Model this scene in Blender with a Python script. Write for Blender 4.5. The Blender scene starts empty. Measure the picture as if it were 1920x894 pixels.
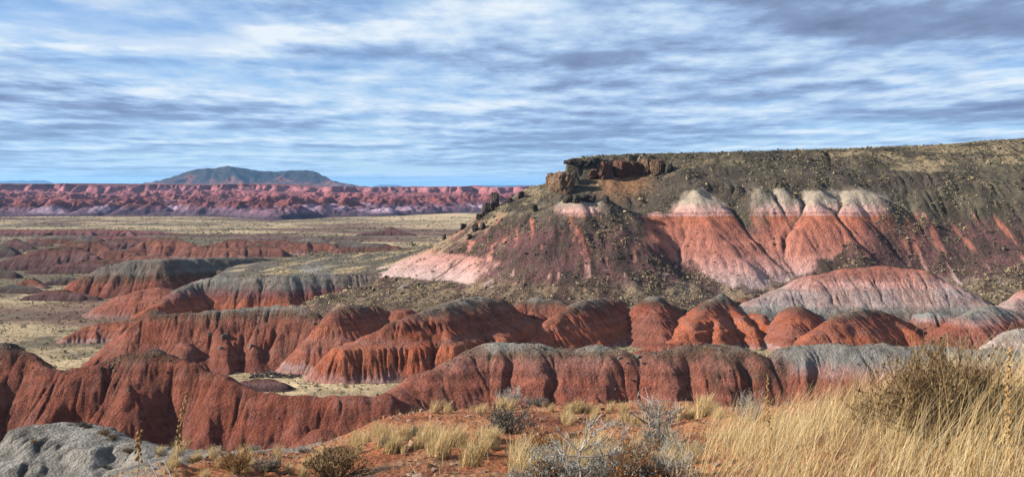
import bpy, math, random
import numpy as np
from mathutils import Vector, Matrix

SC = bpy.context.scene
COL = SC.collection
R = math.radians

# ------------------------------------------------------------------ camera
F = 2059.0                      # focal length in photo pixels (photo 1920 wide)
CU, HV = 960.0, 350.0           # column of the optical axis, row of the horizon
cam_d = bpy.data.cameras.new('camera')
cam_d.sensor_width = 36.0
cam_d.lens = F / 1920 * 36.0
cam_d.shift_y = -97.0 / 1920
cam_d.clip_start = 0.1
cam_d.clip_end = 120000
cam = bpy.data.objects.new('camera', cam_d)
cam.rotation_euler = (R(90), 0, 0)
COL.objects.link(cam)
SC.camera = cam

# ------------------------------------------------------------------ sun, sky, exposure
SUN_EL, SUN_AZ = 25.0, -97.0    # azimuth clockwise from the view direction (+Y)
sd = bpy.data.lights.new('sun', 'SUN')
sd.energy = 5.0
sd.angle = R(0.5)
sd.color = (1.0, 0.91, 0.79)
sun = bpy.data.objects.new('sun', sd)
to_sun = Vector((math.sin(R(SUN_AZ)) * math.cos(R(SUN_EL)), math.cos(R(SUN_AZ)) * math.cos(R(SUN_EL)), math.sin(R(SUN_EL))))
sun.rotation_euler = to_sun.to_track_quat('Z', 'Y').to_euler()
COL.objects.link(sun)

SC.view_settings.view_transform = 'Standard'
SC.view_settings.look = 'None'
SC.view_settings.exposure = 1.3
SC.view_settings.gamma = 1.0

world = bpy.data.worlds.new('World')
SC.world = world
world.use_nodes = True


class NT:
    """small helper round a node tree"""
    def __init__(s, tree):
        s.t = tree
        tree.nodes.clear()

    def n(s, kind, **kw):
        nd = s.t.nodes.new(kind)
        for k, v in kw.items():
            if k.startswith('i_'):
                nd.inputs[int(k[2:]) if k[2:].isdigit() else k[2:].replace('_', ' ')].default_value = v
            else:
                setattr(nd, k, v)
        return nd

    def l(s, a, b):
        s.t.links.new(a, b)

    def math(s, op, a, b=None, clamp=False):
        nd = s.t.nodes.new('ShaderNodeMath')
        nd.operation = op
        nd.use_clamp = clamp
        for i, x in enumerate((a, b)):
            if x is None:
                continue
            if isinstance(x, (int, float)):
                nd.inputs[i].default_value = x
            else:
                s.l(x, nd.inputs[i])
        return nd.outputs[0]

    def ramp(s, fac, stops, interp='LINEAR'):
        nd = s.t.nodes.new('ShaderNodeValToRGB')
        cr = nd.color_ramp
        cr.interpolation = interp
        while len(cr.elements) < len(stops):
            cr.elements.new(0.5)
        for e, (p, c) in zip(cr.elements, stops):
            e.position = p
            e.color = (c, c, c, 1) if isinstance(c, (int, float)) else (*c, 1)
        s.l(fac, nd.inputs[0])
        return nd.outputs[0]

    def noise(s, vec, scale, detail=5, rough=0.55, dist=0.0):
        nd = s.t.nodes.new('ShaderNodeTexNoise')
        nd.inputs['Scale'].default_value = scale
        nd.inputs['Detail'].default_value = detail
        nd.inputs['Roughness'].default_value = rough
        nd.inputs['Distortion'].default_value = dist
        s.l(vec, nd.inputs['Vector'])
        return nd.outputs['Fac']

    def mapping(s, vec, scale=(1, 1, 1), loc=(0, 0, 0), rot=(0, 0, 0)):
        nd = s.t.nodes.new('ShaderNodeMapping')
        nd.inputs['Scale'].default_value = scale
        nd.inputs['Location'].default_value = loc
        nd.inputs['Rotation'].default_value = rot
        s.l(vec, nd.inputs['Vector'])
        return nd.outputs[0]

    def mix(s, fac, a, b, blend='MIX'):
        nd = s.t.nodes.new('ShaderNodeMix')
        nd.data_type = 'RGBA'
        nd.blend_type = blend
        for k, x in ((0, fac), (6, a), (7, b)):
            if isinstance(x, (int, float)):
                nd.inputs[k].default_value = x
            elif isinstance(x, tuple):
                nd.inputs[k].default_value = (*x, 1)
            else:
                s.l(x, nd.inputs[k])
        return nd.outputs[2]


def build_world():
    N = NT(world.node_tree)
    out = N.n('ShaderNodeOutputWorld')
    sky = N.n('ShaderNodeTexSky', sky_type='NISHITA', sun_disc=False)
    sky.sun_elevation = R(SUN_EL)
    sky.sun_rotation = R(SUN_AZ)
    sky.altitude = 1700
    sky.air_density = 1.0
    sky.dust_density = 0.0
    sky.ozone_density = 3.0
    bg = N.n('ShaderNodeBackground')
    bg.inputs[1].default_value = 0.051
    N.l(N.mix(1.0, sky.outputs[0], (.76, .94, 1.16), 'MULTIPLY'), bg.inputs[0])
    # cloud layer: the view ray met with a flat sheet overhead
    tc = N.n('ShaderNodeTexCoord')
    sep = N.n('ShaderNodeSeparateXYZ')
    N.l(tc.outputs['Generated'], sep.inputs[0])
    z = N.math('ADD', N.math('MAXIMUM', sep.outputs[2], 0.0), 0.036)
    cmb = N.n('ShaderNodeCombineXYZ')
    N.l(N.math('DIVIDE', sep.outputs[0], z), cmb.inputs[0])
    N.l(N.math('DIVIDE', sep.outputs[1], z), cmb.inputs[1])
    p = cmb.outputs[0]

    def density(off):
        q = N.mapping(p, (1, 1, 1), off)
        big = N.noise(N.mapping(q, (0.22, 0.13, 1), (6.1, 25.7, 0)), 1.0, 2, 0.5)
        mid = N.noise(N.mapping(q, (0.40, 0.36, 1), (55.3, 6.5, 0)), 1.0, 8, 0.57, 0.1)
        fine = N.noise(N.mapping(q, (3.4, 1.5, 1), (1.3, 8.2, 0)), 1.0, 6, 0.62, 0.1)
        return N.math('ADD', N.math('ADD', N.math('MULTIPLY', big, 0.34), N.math('MULTIPLY', mid, 0.56)), N.math('MULTIPLY', fine, 0.12))
    dens = density((0, 0, 0))
    up = density((-0.08, -0.5, 0))
    cover = N.ramp(dens, [(0.40, 0.38), (0.445, 0.62), (0.50, 0.97)], 'EASE')
    # sunward edges bright, thick middles and undersides grey
    lit = N.math('MULTIPLY', N.math('SUBTRACT', up, dens), 2.1)
    puff = N.noise(N.mapping(p, (2.6, 1.3, 1), (4.4, 2.2, 0)), 1.0, 7, 0.6)
    thick = N.math('ADD', N.math('ADD', dens, lit), N.math('MULTIPLY', N.math('SUBTRACT', puff, 0.5), 0.28))
    ccol = N.ramp(thick, [(0.37, (0.86, 0.93, 0.99)), (0.455, (0.60, 0.75, 0.93)), (0.53, (0.38, 0.53, 0.78)), (0.60, (0.26, 0.34, 0.53)), (0.72, (0.17, 0.22, 0.36))])
    bgc = N.n('ShaderNodeBackground')
    N.l(ccol, bgc.inputs[0])
    bgc.inputs[1].default_value = 0.40
    mixs = N.n('ShaderNodeMixShader')
    # clouds thin out into the far air close to the horizon
    fade = N.ramp(sep.outputs[2], [(0.0, 0.5), (0.03, 0.78), (0.07, 1.0)])
    N.l(N.math('MULTIPLY', cover, fade), mixs.inputs[0])
    N.l(bg.outputs[0], mixs.inputs[1])
    N.l(bgc.outputs[0], mixs.inputs[2])
    N.l(mixs.outputs[0], out.inputs[0])


build_world()

# ------------------------------------------------------------------ numpy noise
_rs = np.random.RandomState(7)
_PERM = np.concatenate([_rs.permutation(512)] * 3)
_ang = _rs.rand(512) * 2 * np.pi
_GX, _GY = np.cos(_ang), np.sin(_ang)


def perlin(x, y, seed=0):
    x = np.asarray(x, float) + seed * 17.31
    y = np.asarray(y, float) + seed * 9.77
    xi = np.floor(x).astype(np.int64)
    yi = np.floor(y).astype(np.int64)
    fx, fy = x - xi, y - yi
    u = fx * fx * fx * (fx * (fx * 6 - 15) + 10)
    v = fy * fy * fy * (fy * (fy * 6 - 15) + 10)

    def g(ix, iy, dx, dy):
        h = _PERM[_PERM[ix & 511] + (iy & 511)]
        return _GX[h] * dx + _GY[h] * dy
    a = g(xi, yi, fx, fy)
    b = g(xi + 1, yi, fx - 1, fy)
    c = g(xi, yi + 1, fx, fy - 1)
    d = g(xi + 1, yi + 1, fx - 1, fy - 1)
    return (a + u * (b - a)) * (1 - v) + (c + u * (d - c)) * v * 1.0


def fbm(x, y, seed=0, oct=4, gain=0.5):
    s, a, f = 0.0, 1.0, 1.0
    for o in range(oct):
        s = s + a * perlin(x * f, y * f, seed + o * 3)
        a *= gain
        f *= 2.03
    return s


def billow(x, y, seed=0, oct=4, gain=0.5):
    s, a, f = 0.0, 1.0, 1.0
    for o in range(oct):
        s = s + a * np.abs(perlin(x * f, y * f, seed + o * 3))
        a *= gain
        f *= 2.03
    return s


def sstep(a, b, x):
    t = np.clip((x - a) / (b - a), 0, 1)
    return t * t * (3 - 2 * t)


def lerp(a, b, t):
    return a + (b - a) * t


def P(u, v, d):
    return np.array(((u - CU) / F * d, d, (HV - v) / F * d))


# ------------------------------------------------------------------ mesh helpers
def mesh_from(name, V, faces, mat, smooth=True, col=None, parent=None, nverts=4, link=True):
    """V (n,3); faces (m,k) int array, all of k corners"""
    V = np.asarray(V, np.float32)
    faces = np.asarray(faces, np.int32)
    k = faces.shape[1]
    me = bpy.data.meshes.new(name)
    me.vertices.add(len(V))
    me.vertices.foreach_set('co', V.ravel())
    me.loops.add(faces.size)
    me.loops.foreach_set('vertex_index', faces.ravel())
    me.polygons.add(len(faces))
    me.polygons.foreach_set('loop_start', np.arange(0, faces.size, k, dtype=np.int32))
    me.polygons.foreach_set('use_smooth', np.full(len(faces), smooth))
    if col is not None:
        at = me.attributes.new('col', 'FLOAT_COLOR', 'POINT')
        c = np.ones((len(V), 4), np.float32)
        c[:, :3] = col
        at.data.foreach_set('color', c.ravel())
    me.update(calc_edges=True)
    if mat:
        me.materials.append(mat)
    if not link:
        return me
    o = bpy.data.objects.new(name, me)
    COL.objects.link(o)
    if parent:
        o.parent = parent
    return o


def tag(o, label=None, cat=None, group=None, kind=None):
    if label:
        o['label'] = label
    if cat:
        o['category'] = cat
    if group:
        o['group'] = group
    if kind:
        o['kind'] = kind
    return o


def grid_mesh(name, X, Y, Z, mat, col=None, keep=None):
    ny, nx = Z.shape
    idx = np.arange(nx * ny).reshape(ny, nx)
    q = np.stack([idx[:-1, :-1], idx[:-1, 1:], idx[1:, 1:], idx[1:, :-1]], -1).reshape(-1, 4)
    V = np.stack([X, Y, Z], -1).reshape(-1, 3)
    C = None if col is None else col.reshape(-1, 3)
    if keep is not None:
        kq = keep.reshape(-1)[q].any(1)
        q = q[kq]
        used = np.zeros(nx * ny, bool)
        used[q.ravel()] = True
        new = np.cumsum(used) - 1
        q = new[q]
        V = V[used]
        C = None if C is None else C[used]
    return mesh_from(name, V, q, mat, True, C)


# ------------------------------------------------------------------ materials
def terrain_mat(name, fine=1.0, bump=0.25, bscale=1.0, var=0.35, clod=0.0):
    m = bpy.data.materials.new(name)
    m.use_nodes = True
    N = NT(m.node_tree)
    out = N.n('ShaderNodeOutputMaterial')
    bs = N.n('ShaderNodeBsdfPrincipled')
    bs.inputs['Roughness'].default_value = 0.95
    bs.inputs['Specular IOR Level'].default_value = 0.12
    at = N.n('ShaderNodeAttribute', attribute_name='col')
    geo = N.n('ShaderNodeNewGeometry')
    p = geo.outputs['Position']
    n1 = N.noise(p, 0.55 * fine, 6, 0.65)
    n2 = N.noise(p, 3.0 * fine, 5, 0.7)
    fac = N.math('ADD', N.math('MULTIPLY', n1, 0.55), N.math('MULTIPLY', n2, 0.45))
    mul = N.ramp(fac, [(0.3, 1.0 - var), (0.7, 1.0 + var)])
    c = N.mix(1.0, at.outputs['Color'], mul, 'MULTIPLY')
    N.l(c, bs.inputs['Base Color'])
    b1 = N.noise(p, 1.1 * bscale, 7, 0.72)
    vor = N.n('ShaderNodeTexVoronoi')
    vor.inputs['Scale'].default_value = 2.2 * bscale
    N.l(p, vor.inputs['Vector'])
    h = N.math('ADD', b1, N.math('MULTIPLY', vor.outputs['Distance'], 0.25 + clod))
    bp = N.n('ShaderNodeBump')
    bp.inputs['Strength'].default_value = 1.0
    bp.inputs['Distance'].default_value = bump
    N.l(h, bp.inputs['Height'])
    N.l(bp.outputs[0], bs.inputs['Normal'])
    N.l(bs.outputs[0], out.inputs[0])
    return m


M_HILL = terrain_mat('badland_clay', 1.0, 1.05, 1.1, 0.42)
M_MESA = terrain_mat('mesa_talus', 0.8, 0.7, 0.7, 0.4)
M_FAR = terrain_mat('far_clay', 0.10, 3.0, 0.10, 0.35)
M_VFAR = terrain_mat('far_rock', 0.01, 14.0, 0.02, 0.4)
M_PLAIN = terrain_mat('valley_soil', 0.5, 0.6, 0.6, 0.75)
M_SOIL = terrain_mat('near_soil', 6.0, 0.11, 5.0, 0.45, 0.3)
M_MOUND = terrain_mat('grey_clay', 2.5, 0.30, 2.6, 0.45, 0.2)

# colours (linear, real-world albedo)
RED = np.array((0.228, 0.080, 0.053))
DRED = np.array((0.160, 0.056, 0.042))
ORANGE = np.array((0.305, 0.098, 0.052))
PINK = np.array((0.42, 0.235, 0.205))
WPINK = np.array((0.50, 0.36, 0.33))
WHITE = np.array((0.52, 0.43, 0.34))
GREY = np.array((0.185, 0.158, 0.134))
LGREY = np.array((0.275, 0.258, 0.235))
DGREY = np.array((0.075, 0.064, 0.055))
TALUS = np.array((0.052, 0.042, 0.033))
BROWN = np.array((0.115, 0.068, 0.046))
PURP = np.array((0.135, 0.062, 0.062))
STRAW = np.array((0.325, 0.25, 0.152))

for _n in ('RED', 'DRED', 'ORANGE', 'PINK', 'WPINK', 'WHITE', 'GREY', 'LGREY', 'PURP', 'BROWN'):
    globals()[_n] = globals()[_n] * (.84 if _n not in ('WHITE', 'LGREY', 'WPINK') else .70)
PAL = {
    'red': [(0, DRED * 1.05), (.1, RED * 0.95), (.45, RED), (.7, RED * 0.85), (.84, BROWN), (.93, GREY), (1.1, GREY * 1.15)],
    'redpink': [(0, PINK * 0.8), (.07, WPINK * .8), (.13, RED * 1.2), (.45, RED * 1.1), (.62, ORANGE), (.8, RED), (.93, BROWN * 1.3), (1.05, GREY)],
    'orange': [(0, PINK * .75), (.08, RED), (.15, ORANGE), (.44, ORANGE * 1.08), (.5, RED + .03), (.55, ORANGE * .95), (.74, RED * .9), (.84, BROWN * 1.2), (.97, GREY), (1.1, GREY)],
    'greycap': [(0, RED), (.25, ORANGE * .95), (.45, RED), (.58, PURP), (.7, GREY * .9), (.9, GREY), (1, GREY * 1.1)],
    'greyred': [(0, DRED), (.3, RED * .85), (.5, BROWN), (.62, GREY * .8), (.85, GREY * .75), (1, GREY)],
    'benchgrey': [(0, DRED), (.2, RED * .95), (.55, RED * 1.05), (.74, RED * .9 + .02), (.86, BROWN * 1.35), (.93, GREY * 1.2), (1, GREY * 1.4)],
    'benchpale': [(0, DRED), (.2, RED), (.55, RED * 1.05), (.66, PINK * .75), (.78, LGREY * 1.0), (.93, LGREY * .85), (1, GREY * 1.25)],
    'plainred': [(0, PINK * .6), (.1, RED * 1.05), (.6, RED * 1.1), (1, RED * .95)],
    'purple': [(0, PURP * .8), (.3, PURP), (.55, PURP * 1.25), (.75, DRED), (1, BROWN)],
    'dome': [(-.2, GREY * .9), (0, LGREY * .85), (.12, WPINK * .85), (.36, WPINK * .85), (.55, PINK * .95), (.75, RED * 1.1 + .03), (1, RED * 1.05)],
    'white': [(0, LGREY), (.3, WPINK * 1.05), (1, LGREY * 1.35)],
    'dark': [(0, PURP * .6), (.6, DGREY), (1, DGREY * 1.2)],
}


def palette(name, t):
    st = PAL[name]
    ts = [s[0] for s in st]
    return np.stack([np.interp(t, ts, [s[1][k] for s in st]) for k in range(3)], -1)


# ------------------------------------------------------------------ hills grown from a skeleton of crest and spur lines
def seg_field(X, Y, line, slope, r0):
    """height of the roof spanned by one polyline (n,3), and distance to it"""
    best = np.full(X.shape, -1e9)
    dist = np.full(X.shape, 1e9)
    for a, b in zip(line[:-1], line[1:]):
        dx, dy = b[0] - a[0], b[1] - a[1]
        L2 = dx * dx + dy * dy + 1e-9
        t = np.clip(((X - a[0]) * dx + (Y - a[1]) * dy) / L2, 0, 1)
        d = np.hypot(X - a[0] - t * dx, Y - a[1] - t * dy)
        h = a[2] + t * (b[2] - a[2]) - slope * (np.sqrt(d * d + r0 * r0) - r0)
        best = np.maximum(best, h)
        dist = np.minimum(dist, d)
    return best, dist


def erode(Z, cell, n, steps, rate, seed, floor):
    """rain drops running down the grid, all at once; returns carved heights and the flow map"""
    rs = np.random.RandomState(seed)
    ny, nx = Z.shape
    Z = Z.copy()
    flow = np.zeros(ny * nx)
    nb = 4
    for b in range(nb):
        m = n // nb
        px = rs.rand(m) * (nx - 3) + 1
        py = rs.rand(m) * (ny - 3) + 1
        zz = Z[py.astype(int), px.astype(int)]
        ok = (zz > floor + 0.4) & (rs.rand(m) < .15 + .85 * sstep(-.1, .35, perlin(px * cell / 5.0, py * cell / 5.0, seed + 300)))
        px, py = px[ok], py[ok]
        vx = np.zeros(len(px))
        vy = np.zeros(len(px))
        sed = np.zeros(len(px))
        for s in range(steps):
            ix, iy = px.astype(int), py.astype(int)
            fx, fy = px - ix, py - iy
            z00, z10 = Z[iy, ix], Z[iy, ix + 1]
            z01, z11 = Z[iy + 1, ix], Z[iy + 1, ix + 1]
            gx = (z10 - z00) * (1 - fy) + (z11 - z01) * fy
            gy = (z01 - z00) * (1 - fx) + (z11 - z10) * fx
            h0 = (z00 * (1 - fx) + z10 * fx) * (1 - fy) + (z01 * (1 - fx) + z11 * fx) * fy
            vx = vx * 0.35 - gx
            vy = vy * 0.35 - gy
            L = np.hypot(vx, vy) + 1e-6
            qx = np.clip(px + vx / L, 1, nx - 2.01)
            qy = np.clip(py + vy / L, 1, ny - 2.01)
            jx, jy = qx.astype(int), qy.astype(int)
            gx2, gy2 = qx - jx, qy - jy
            h1 = (Z[jy, jx] * (1 - gx2) + Z[jy, jx + 1] * gx2) * (1 - gy2) + (Z[jy + 1, jx] * (1 - gx2) + Z[jy + 1, jx + 1] * gx2) * gy2
            dz = h1 - h0
            cap = np.maximum(-dz, 0.0) * 1.6
            amt = np.where(dz > 0, -np.minimum(sed, dz), np.where(sed > cap, -(sed - cap) * 0.25, np.minimum((cap - sed) * rate, np.maximum(-dz, 0) * 0.5)))
            amt = np.where((px < 3) | (py < 3) | (px > nx - 4) | (py > ny - 4) | (h0 < floor - .8), 0.0, np.clip(amt, -0.05 * cell, 0.25 * cell))
            sed = sed + amt
            base = iy * nx + ix
            Zf = Z.reshape(-1)
            Zf -= np.bincount(base, amt * (1 - fx) * (1 - fy), ny * nx)
            Zf -= np.bincount(base + 1, amt * fx * (1 - fy), ny * nx)
            Zf -= np.bincount(base + nx, amt * (1 - fx) * fy, ny * nx)
            Zf -= np.bincount(base + nx + 1, amt * fx * fy, ny * nx)
            flow += np.bincount(base, minlength=ny * nx)
            px, py = qx, qy
    flow = flow.reshape(ny, nx)
    k = Z.copy()
    k[1:-1, 1:-1] = Z[1:-1, 1:-1] * .76 + .06 * (Z[:-2, 1:-1] + Z[2:, 1:-1] + Z[1:-1, :-2] + Z[1:-1, 2:])
    return k, flow


HILLS = []          # every hill keeps its grid so that stones and plants can be set on it


class Field:
    def __init__(s, x0, y0, cell, Z, nrm=None):
        s.x0, s.y0, s.c, s.Z = x0, y0, cell, Z

    def at(s, x, y):
        fx = (np.asarray(x) - s.x0) / s.c
        fy = (np.asarray(y) - s.y0) / s.c
        ny, nx = s.Z.shape
        ok = (fx >= 0) & (fy >= 0) & (fx < nx - 1) & (fy < ny - 1)
        ix = np.clip(fx.astype(int), 0, nx - 2)
        iy = np.clip(fy.astype(int), 0, ny - 2)
        tx, ty = fx - ix, fy - iy
        z = (s.Z[iy, ix] * (1 - tx) + s.Z[iy, ix + 1] * tx) * (1 - ty) + (s.Z[iy + 1, ix] * (1 - tx) + s.Z[iy + 1, ix + 1] * tx) * ty
        return np.where(ok, z, -999.0)


def crest_pts(pts, zf, s):
    """(u, v, vb): crest pixel and the row where the foot below it stands on the floor zf"""
    out = []
    vb = None
    for p in pts:
        if len(p) > 2:
            vb = p[2]
        db = -zf * F / (vb - HV)
        d = (-zf + s * db) / (s + (p[1] - HV) / F)
        out.append(P(p[0], p[1], d))
    return np.array(out)


def spur_pts(pts, crest_line, zf):
    """(u, v) from the crest down to the floor; depth follows from an even fall"""
    j = np.argmin([abs((c[0] / c[1] * F + CU) - pts[0][0]) for c in crest_line])
    z0 = crest_line[j][2]
    d0 = crest_line[j][1]
    vs = np.array([p[1] for p in pts], float)
    fr = (vs - vs[0]) / (vs[-1] - vs[0])
    out = []
    d1 = -zf * F / (vs[-1] - HV)
    for p, f in zip(pts, fr):
        ff = f ** 1.15
        # aim for an even run from crest depth to foot depth
        d = d0 + (d1 - d0) * f
        out.append(P(p[0], p[1], d))
    out[0] = crest_line[j].copy()
    return np.array(out)


def hill(name, label, crest, spurs=(), pal='red', zf=-40.0, s=0.72, r0=2.5, spur_slope=1.0, cell=None, warp=1.0,
         ero=1.0, remap=None, seed=1, mat=None, colf=None, cat=None, bump=0.0, tmul=1.0, kmax=3.0, zk=None, lobes=1.0, c3=False, body=1.55, extra=(), gullies=()):
    cl = np.array([P(*p) for p in crest]) if c3 else crest_pts(crest, zf, s)
    zc0 = cl[:, 2].max()
    lines = [(cl, s * (1.0 + (body - 1) * min(1.0, lobes)), r0)]
    for ex in extra:
        lines.append((np.array([P(*p) for p in ex]), s * 1.1, r0 * .8))
    if lobes > 0:
        rs = np.random.RandomState(seed * 7 + 1)
        seg = np.linalg.norm(np.diff(cl[:, :2], axis=0), axis=1)
        S = np.concatenate([[0], np.cumsum(seg)])
        step = max(2.2, (zc0 - zf) * .62) / lobes
        pos = np.arange(step * .4, S[-1], step)
        tang = np.array([np.interp([q + .1], S, cl[:, k])[0] - np.interp([q - .1], S, cl[:, k])[0] for q in pos for k in (0, 1)]).reshape(-1, 2)
        ends = [(0, math.atan2(*(cl[0, :2] - cl[1, :2])[::-1])), (S[-1], math.atan2(*(cl[-1, :2] - cl[-2, :2])[::-1]))]
        todo = []
        for q, t_ in zip(pos, tang):
            a_ = math.atan2(t_[1], t_[0])
            for sg in (-1, 1):
                todo.append((q + rs.uniform(-.35, .35) * step, a_ + sg * math.pi / 2 + rs.normal(0, .28)))
        for q, a_ in ends:
            for da in (-.7, 0, .7):
                todo.append((q, a_ + da + rs.normal(0, .12)))
        for q, a_ in todo:
            st = np.array([np.interp(q, S, cl[:, k]) for k in range(3)])
            fall = st[2] - zf + .5
            if fall < 1.0:
                continue
            run = fall / s * rs.uniform(.8, 1.12)
            bend = rs.normal(0, .22)
            m1 = st + np.array((math.cos(a_) * run * .42, math.sin(a_) * run * .42, -fall * rs.uniform(.30, .42)))
            e1 = m1 + np.array((math.cos(a_ + bend) * run * .58, math.sin(a_ + bend) * run * .58, st[2] - fall - m1[2]))
            lines.append((np.array([st, m1, e1]), spur_slope * rs.uniform(.95, 1.35), r0 * rs.uniform(.5, 1.1)))
    for sp in spurs:
        lines.append((spur_pts(sp, cl, zf), spur_slope, r0 * 0.9))
    allp = np.concatenate([l[0] for l in lines])
    zc = cl[:, 2].max()
    reach = (zc - zf) / s + 4
    d = np.median(cl[:, 1])
    if cell is None:
        cell = max(0.24, d / 1098.0 * 1.1)
    x0, x1 = allp[:, 0].min() - reach, allp[:, 0].max() + reach
    y0, y1 = allp[:, 1].min() - reach * .6, cl[:, 1].max() + reach
    xs = np.arange(x0, x1, cell)
    ys = np.arange(y0, y1, cell)
    X, Y = np.meshgrid(xs, ys)
    hh = zc - zf
    w = warp * hh * 0.09
    wl = 1.0 / (hh * 0.75)
    XW = X + w * fbm(X * wl, Y * wl, seed, 3)
    YW = Y + w * fbm(X * wl, Y * wl, seed + 40, 3)
    hs = []
    for ln, sl, rr in lines:
        h, dd = seg_field(XW, YW, ln, sl, rr)
        hs.append(h)
    H = np.stack(hs)
    mx = H.max(0)
    k = kmax
    Z = mx + np.log(np.exp(np.clip((H - mx) * k, -30, 0)).sum(0)) / k
    Z = Z - .25
    for A_, w_, gp in gullies:
        ln = spur_pts(gp, cl, zf)
        _, dg = seg_field(XW + 1.2 * perlin(X / 3, Y / 3, seed + 61), YW, ln, 1, 1)
        _, dc = seg_field(X, Y, cl, 1, 1)
        low = sstep(.8, 8.0, dc)
        Z = Z - A_ * low * np.maximum(0, 1 - dg / w_) ** 1.15
    # small buttresses and hollows
    Z += hh * 0.035 * fbm(X / (hh * .28), Y / (hh * .28), seed + 5, 3)
    if remap:
        t = (Z - zf) / hh
        Z = zf + hh * np.interp(t, [-1] + [r[0] for r in remap] + [2], [-1] + [r[1] for r in remap] + [2])
    flow = np.zeros_like(Z)
    if ero > 0:
        Z, flow = erode(Z, cell, int(Z.size * .95 * ero), int(min(80, 1.6 * hh / cell)), 0.10, seed, zf)
    Z += 0.06 * hh / 11 * fbm(X / (cell * 5), Y / (cell * 5), seed + 9, 2)
    # colour by layer
    t = (Z - zf) / hh * tmul
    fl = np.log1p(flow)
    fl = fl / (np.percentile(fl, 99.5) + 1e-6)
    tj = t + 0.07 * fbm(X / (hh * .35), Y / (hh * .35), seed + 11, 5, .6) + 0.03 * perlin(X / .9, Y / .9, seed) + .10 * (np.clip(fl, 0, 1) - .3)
    C = palette(pal, tj)
    band = perlin(Z * 0.9 + 0.35 * fbm(X / 9, Y / 9, seed + 2, 2), 0 * Z + seed, 3)
    band2 = perlin(Z * 2.6 + 0.5 * fbm(X / 6, Y / 6, seed + 3, 2), 0 * Z + seed, 8)
    C = C * (1 + 0.34 * band + .22 * band2)[..., None]
    lt = sstep(0.28, 0.5, perlin(Z * 1.9 + .4 * fbm(X / 7, Y / 7, seed, 2), X / 30.0, seed + 77)) * (t < .8)
    C = C + (PINK * .8 - C) * (0.22 * lt)[..., None]
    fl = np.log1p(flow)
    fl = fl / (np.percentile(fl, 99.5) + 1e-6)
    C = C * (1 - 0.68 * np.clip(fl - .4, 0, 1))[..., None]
    mott = fbm(X / 5.0, Y / 5.0, seed + 21, 4)
    C = C * (1 + 0.26 * mott)[..., None]
    hue = fbm(X / 11.0, Y / 11.0, seed + 23, 4, .6)
    C = C * np.stack([1 + .06 * hue, 1 - .16 * hue, 1 - .26 * hue], -1)
    crust = sstep(.12, .5, fbm(X / 2.2, Y / 3.5, seed + 27, 4, .6)) * (t < .82)
    C = lerp(C, PINK * .62, (crust * .28)[..., None])
    if colf is not None:
        C = colf(X, Y, Z, C, t, fl)
    C = np.clip(C, 0.01, 0.9)
    keep = Z > (zf - 1.3 if zk is None else zk)
    o = grid_mesh(name, X, Y, Z, mat or M_HILL, C, keep)
    tag(o, label, cat or 'hill', None, 'structure')
    f = Field(x0, y0, cell, np.where(keep, Z, -999.0))
    f.zf, f.zc, f.crest, f.name = zf, zc, cl, name
    f.t = t
    HILLS.append(f)
    return o


# ------------------------------------------------------------------ valley ground, to the horizon
def floor_z(x, y):
    d = np.hypot(x, y)
    z = -40.4 + 0.5 * fbm(x / 60, y / 60, 3, 3) * sstep(60, 160, d)
    z = z + 0.9 * fbm(x / 190, y / 190, 13, 3) * sstep(300, 700, d)
    return z + 35.0 * sstep(3300, 4200, d)


def build_ground():
    us = np.concatenate([np.linspace(-9000, -700, 30), np.linspace(-650, 2500, 520), np.linspace(2560, 9000, 30)])
    ds = np.concatenate([np.geomspace(45, 1500, 380), np.geomspace(1530, 60000, 50)])
    U, D = np.meshgrid(us, ds)
    X = (U - CU) / F * D
    Y = D
    Z = floor_z(X, Y)
    n1 = fbm(X / 26, Y / 40, 31, 5, .6)
    n2 = fbm(X / 120, Y / 60, 37, 4)
    C = STRAW * (0.92 + 0.5 * n1)[..., None]
    dark = sstep(-.02, .34, n1 * .7 + n2 + 0.10 * sstep(380, 700, D) + .38 * sstep(400, 500, D) * (1 - sstep(820, 980, D)) * ((X / Y * F + CU) < 620))
    C = lerp(C, np.array((0.072, 0.060, 0.044)), (dark * .85)[..., None])
    # bare purple clay flats out in the valley
    u_ = X / Y * F + CU
    bare = sstep(.0, .25, fbm(X / 150, Y / 110, 51, 4) + .45 * sstep(430, 560, u_) * sstep(700, 860, D) * (1 - sstep(1150, 1500, D)) - .18)
    C = lerp(C, PURP * .75, (bare * .75)[..., None])
    pale = sstep(640, 780, u_) * sstep(1000, 1150, D) * (1 - sstep(1600, 1900, D))
    C = lerp(C, STRAW * 1.25, (pale * .8 * (1 - .6 * sstep(0, .3, n2)))[..., None])
    o = grid_mesh('ground', X, Y, Z, M_PLAIN, np.clip(C, .015, .8))
    tag(o, 'wide straw coloured grassland floor of the desert valley', 'ground', None, 'structure')


build_ground()

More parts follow.
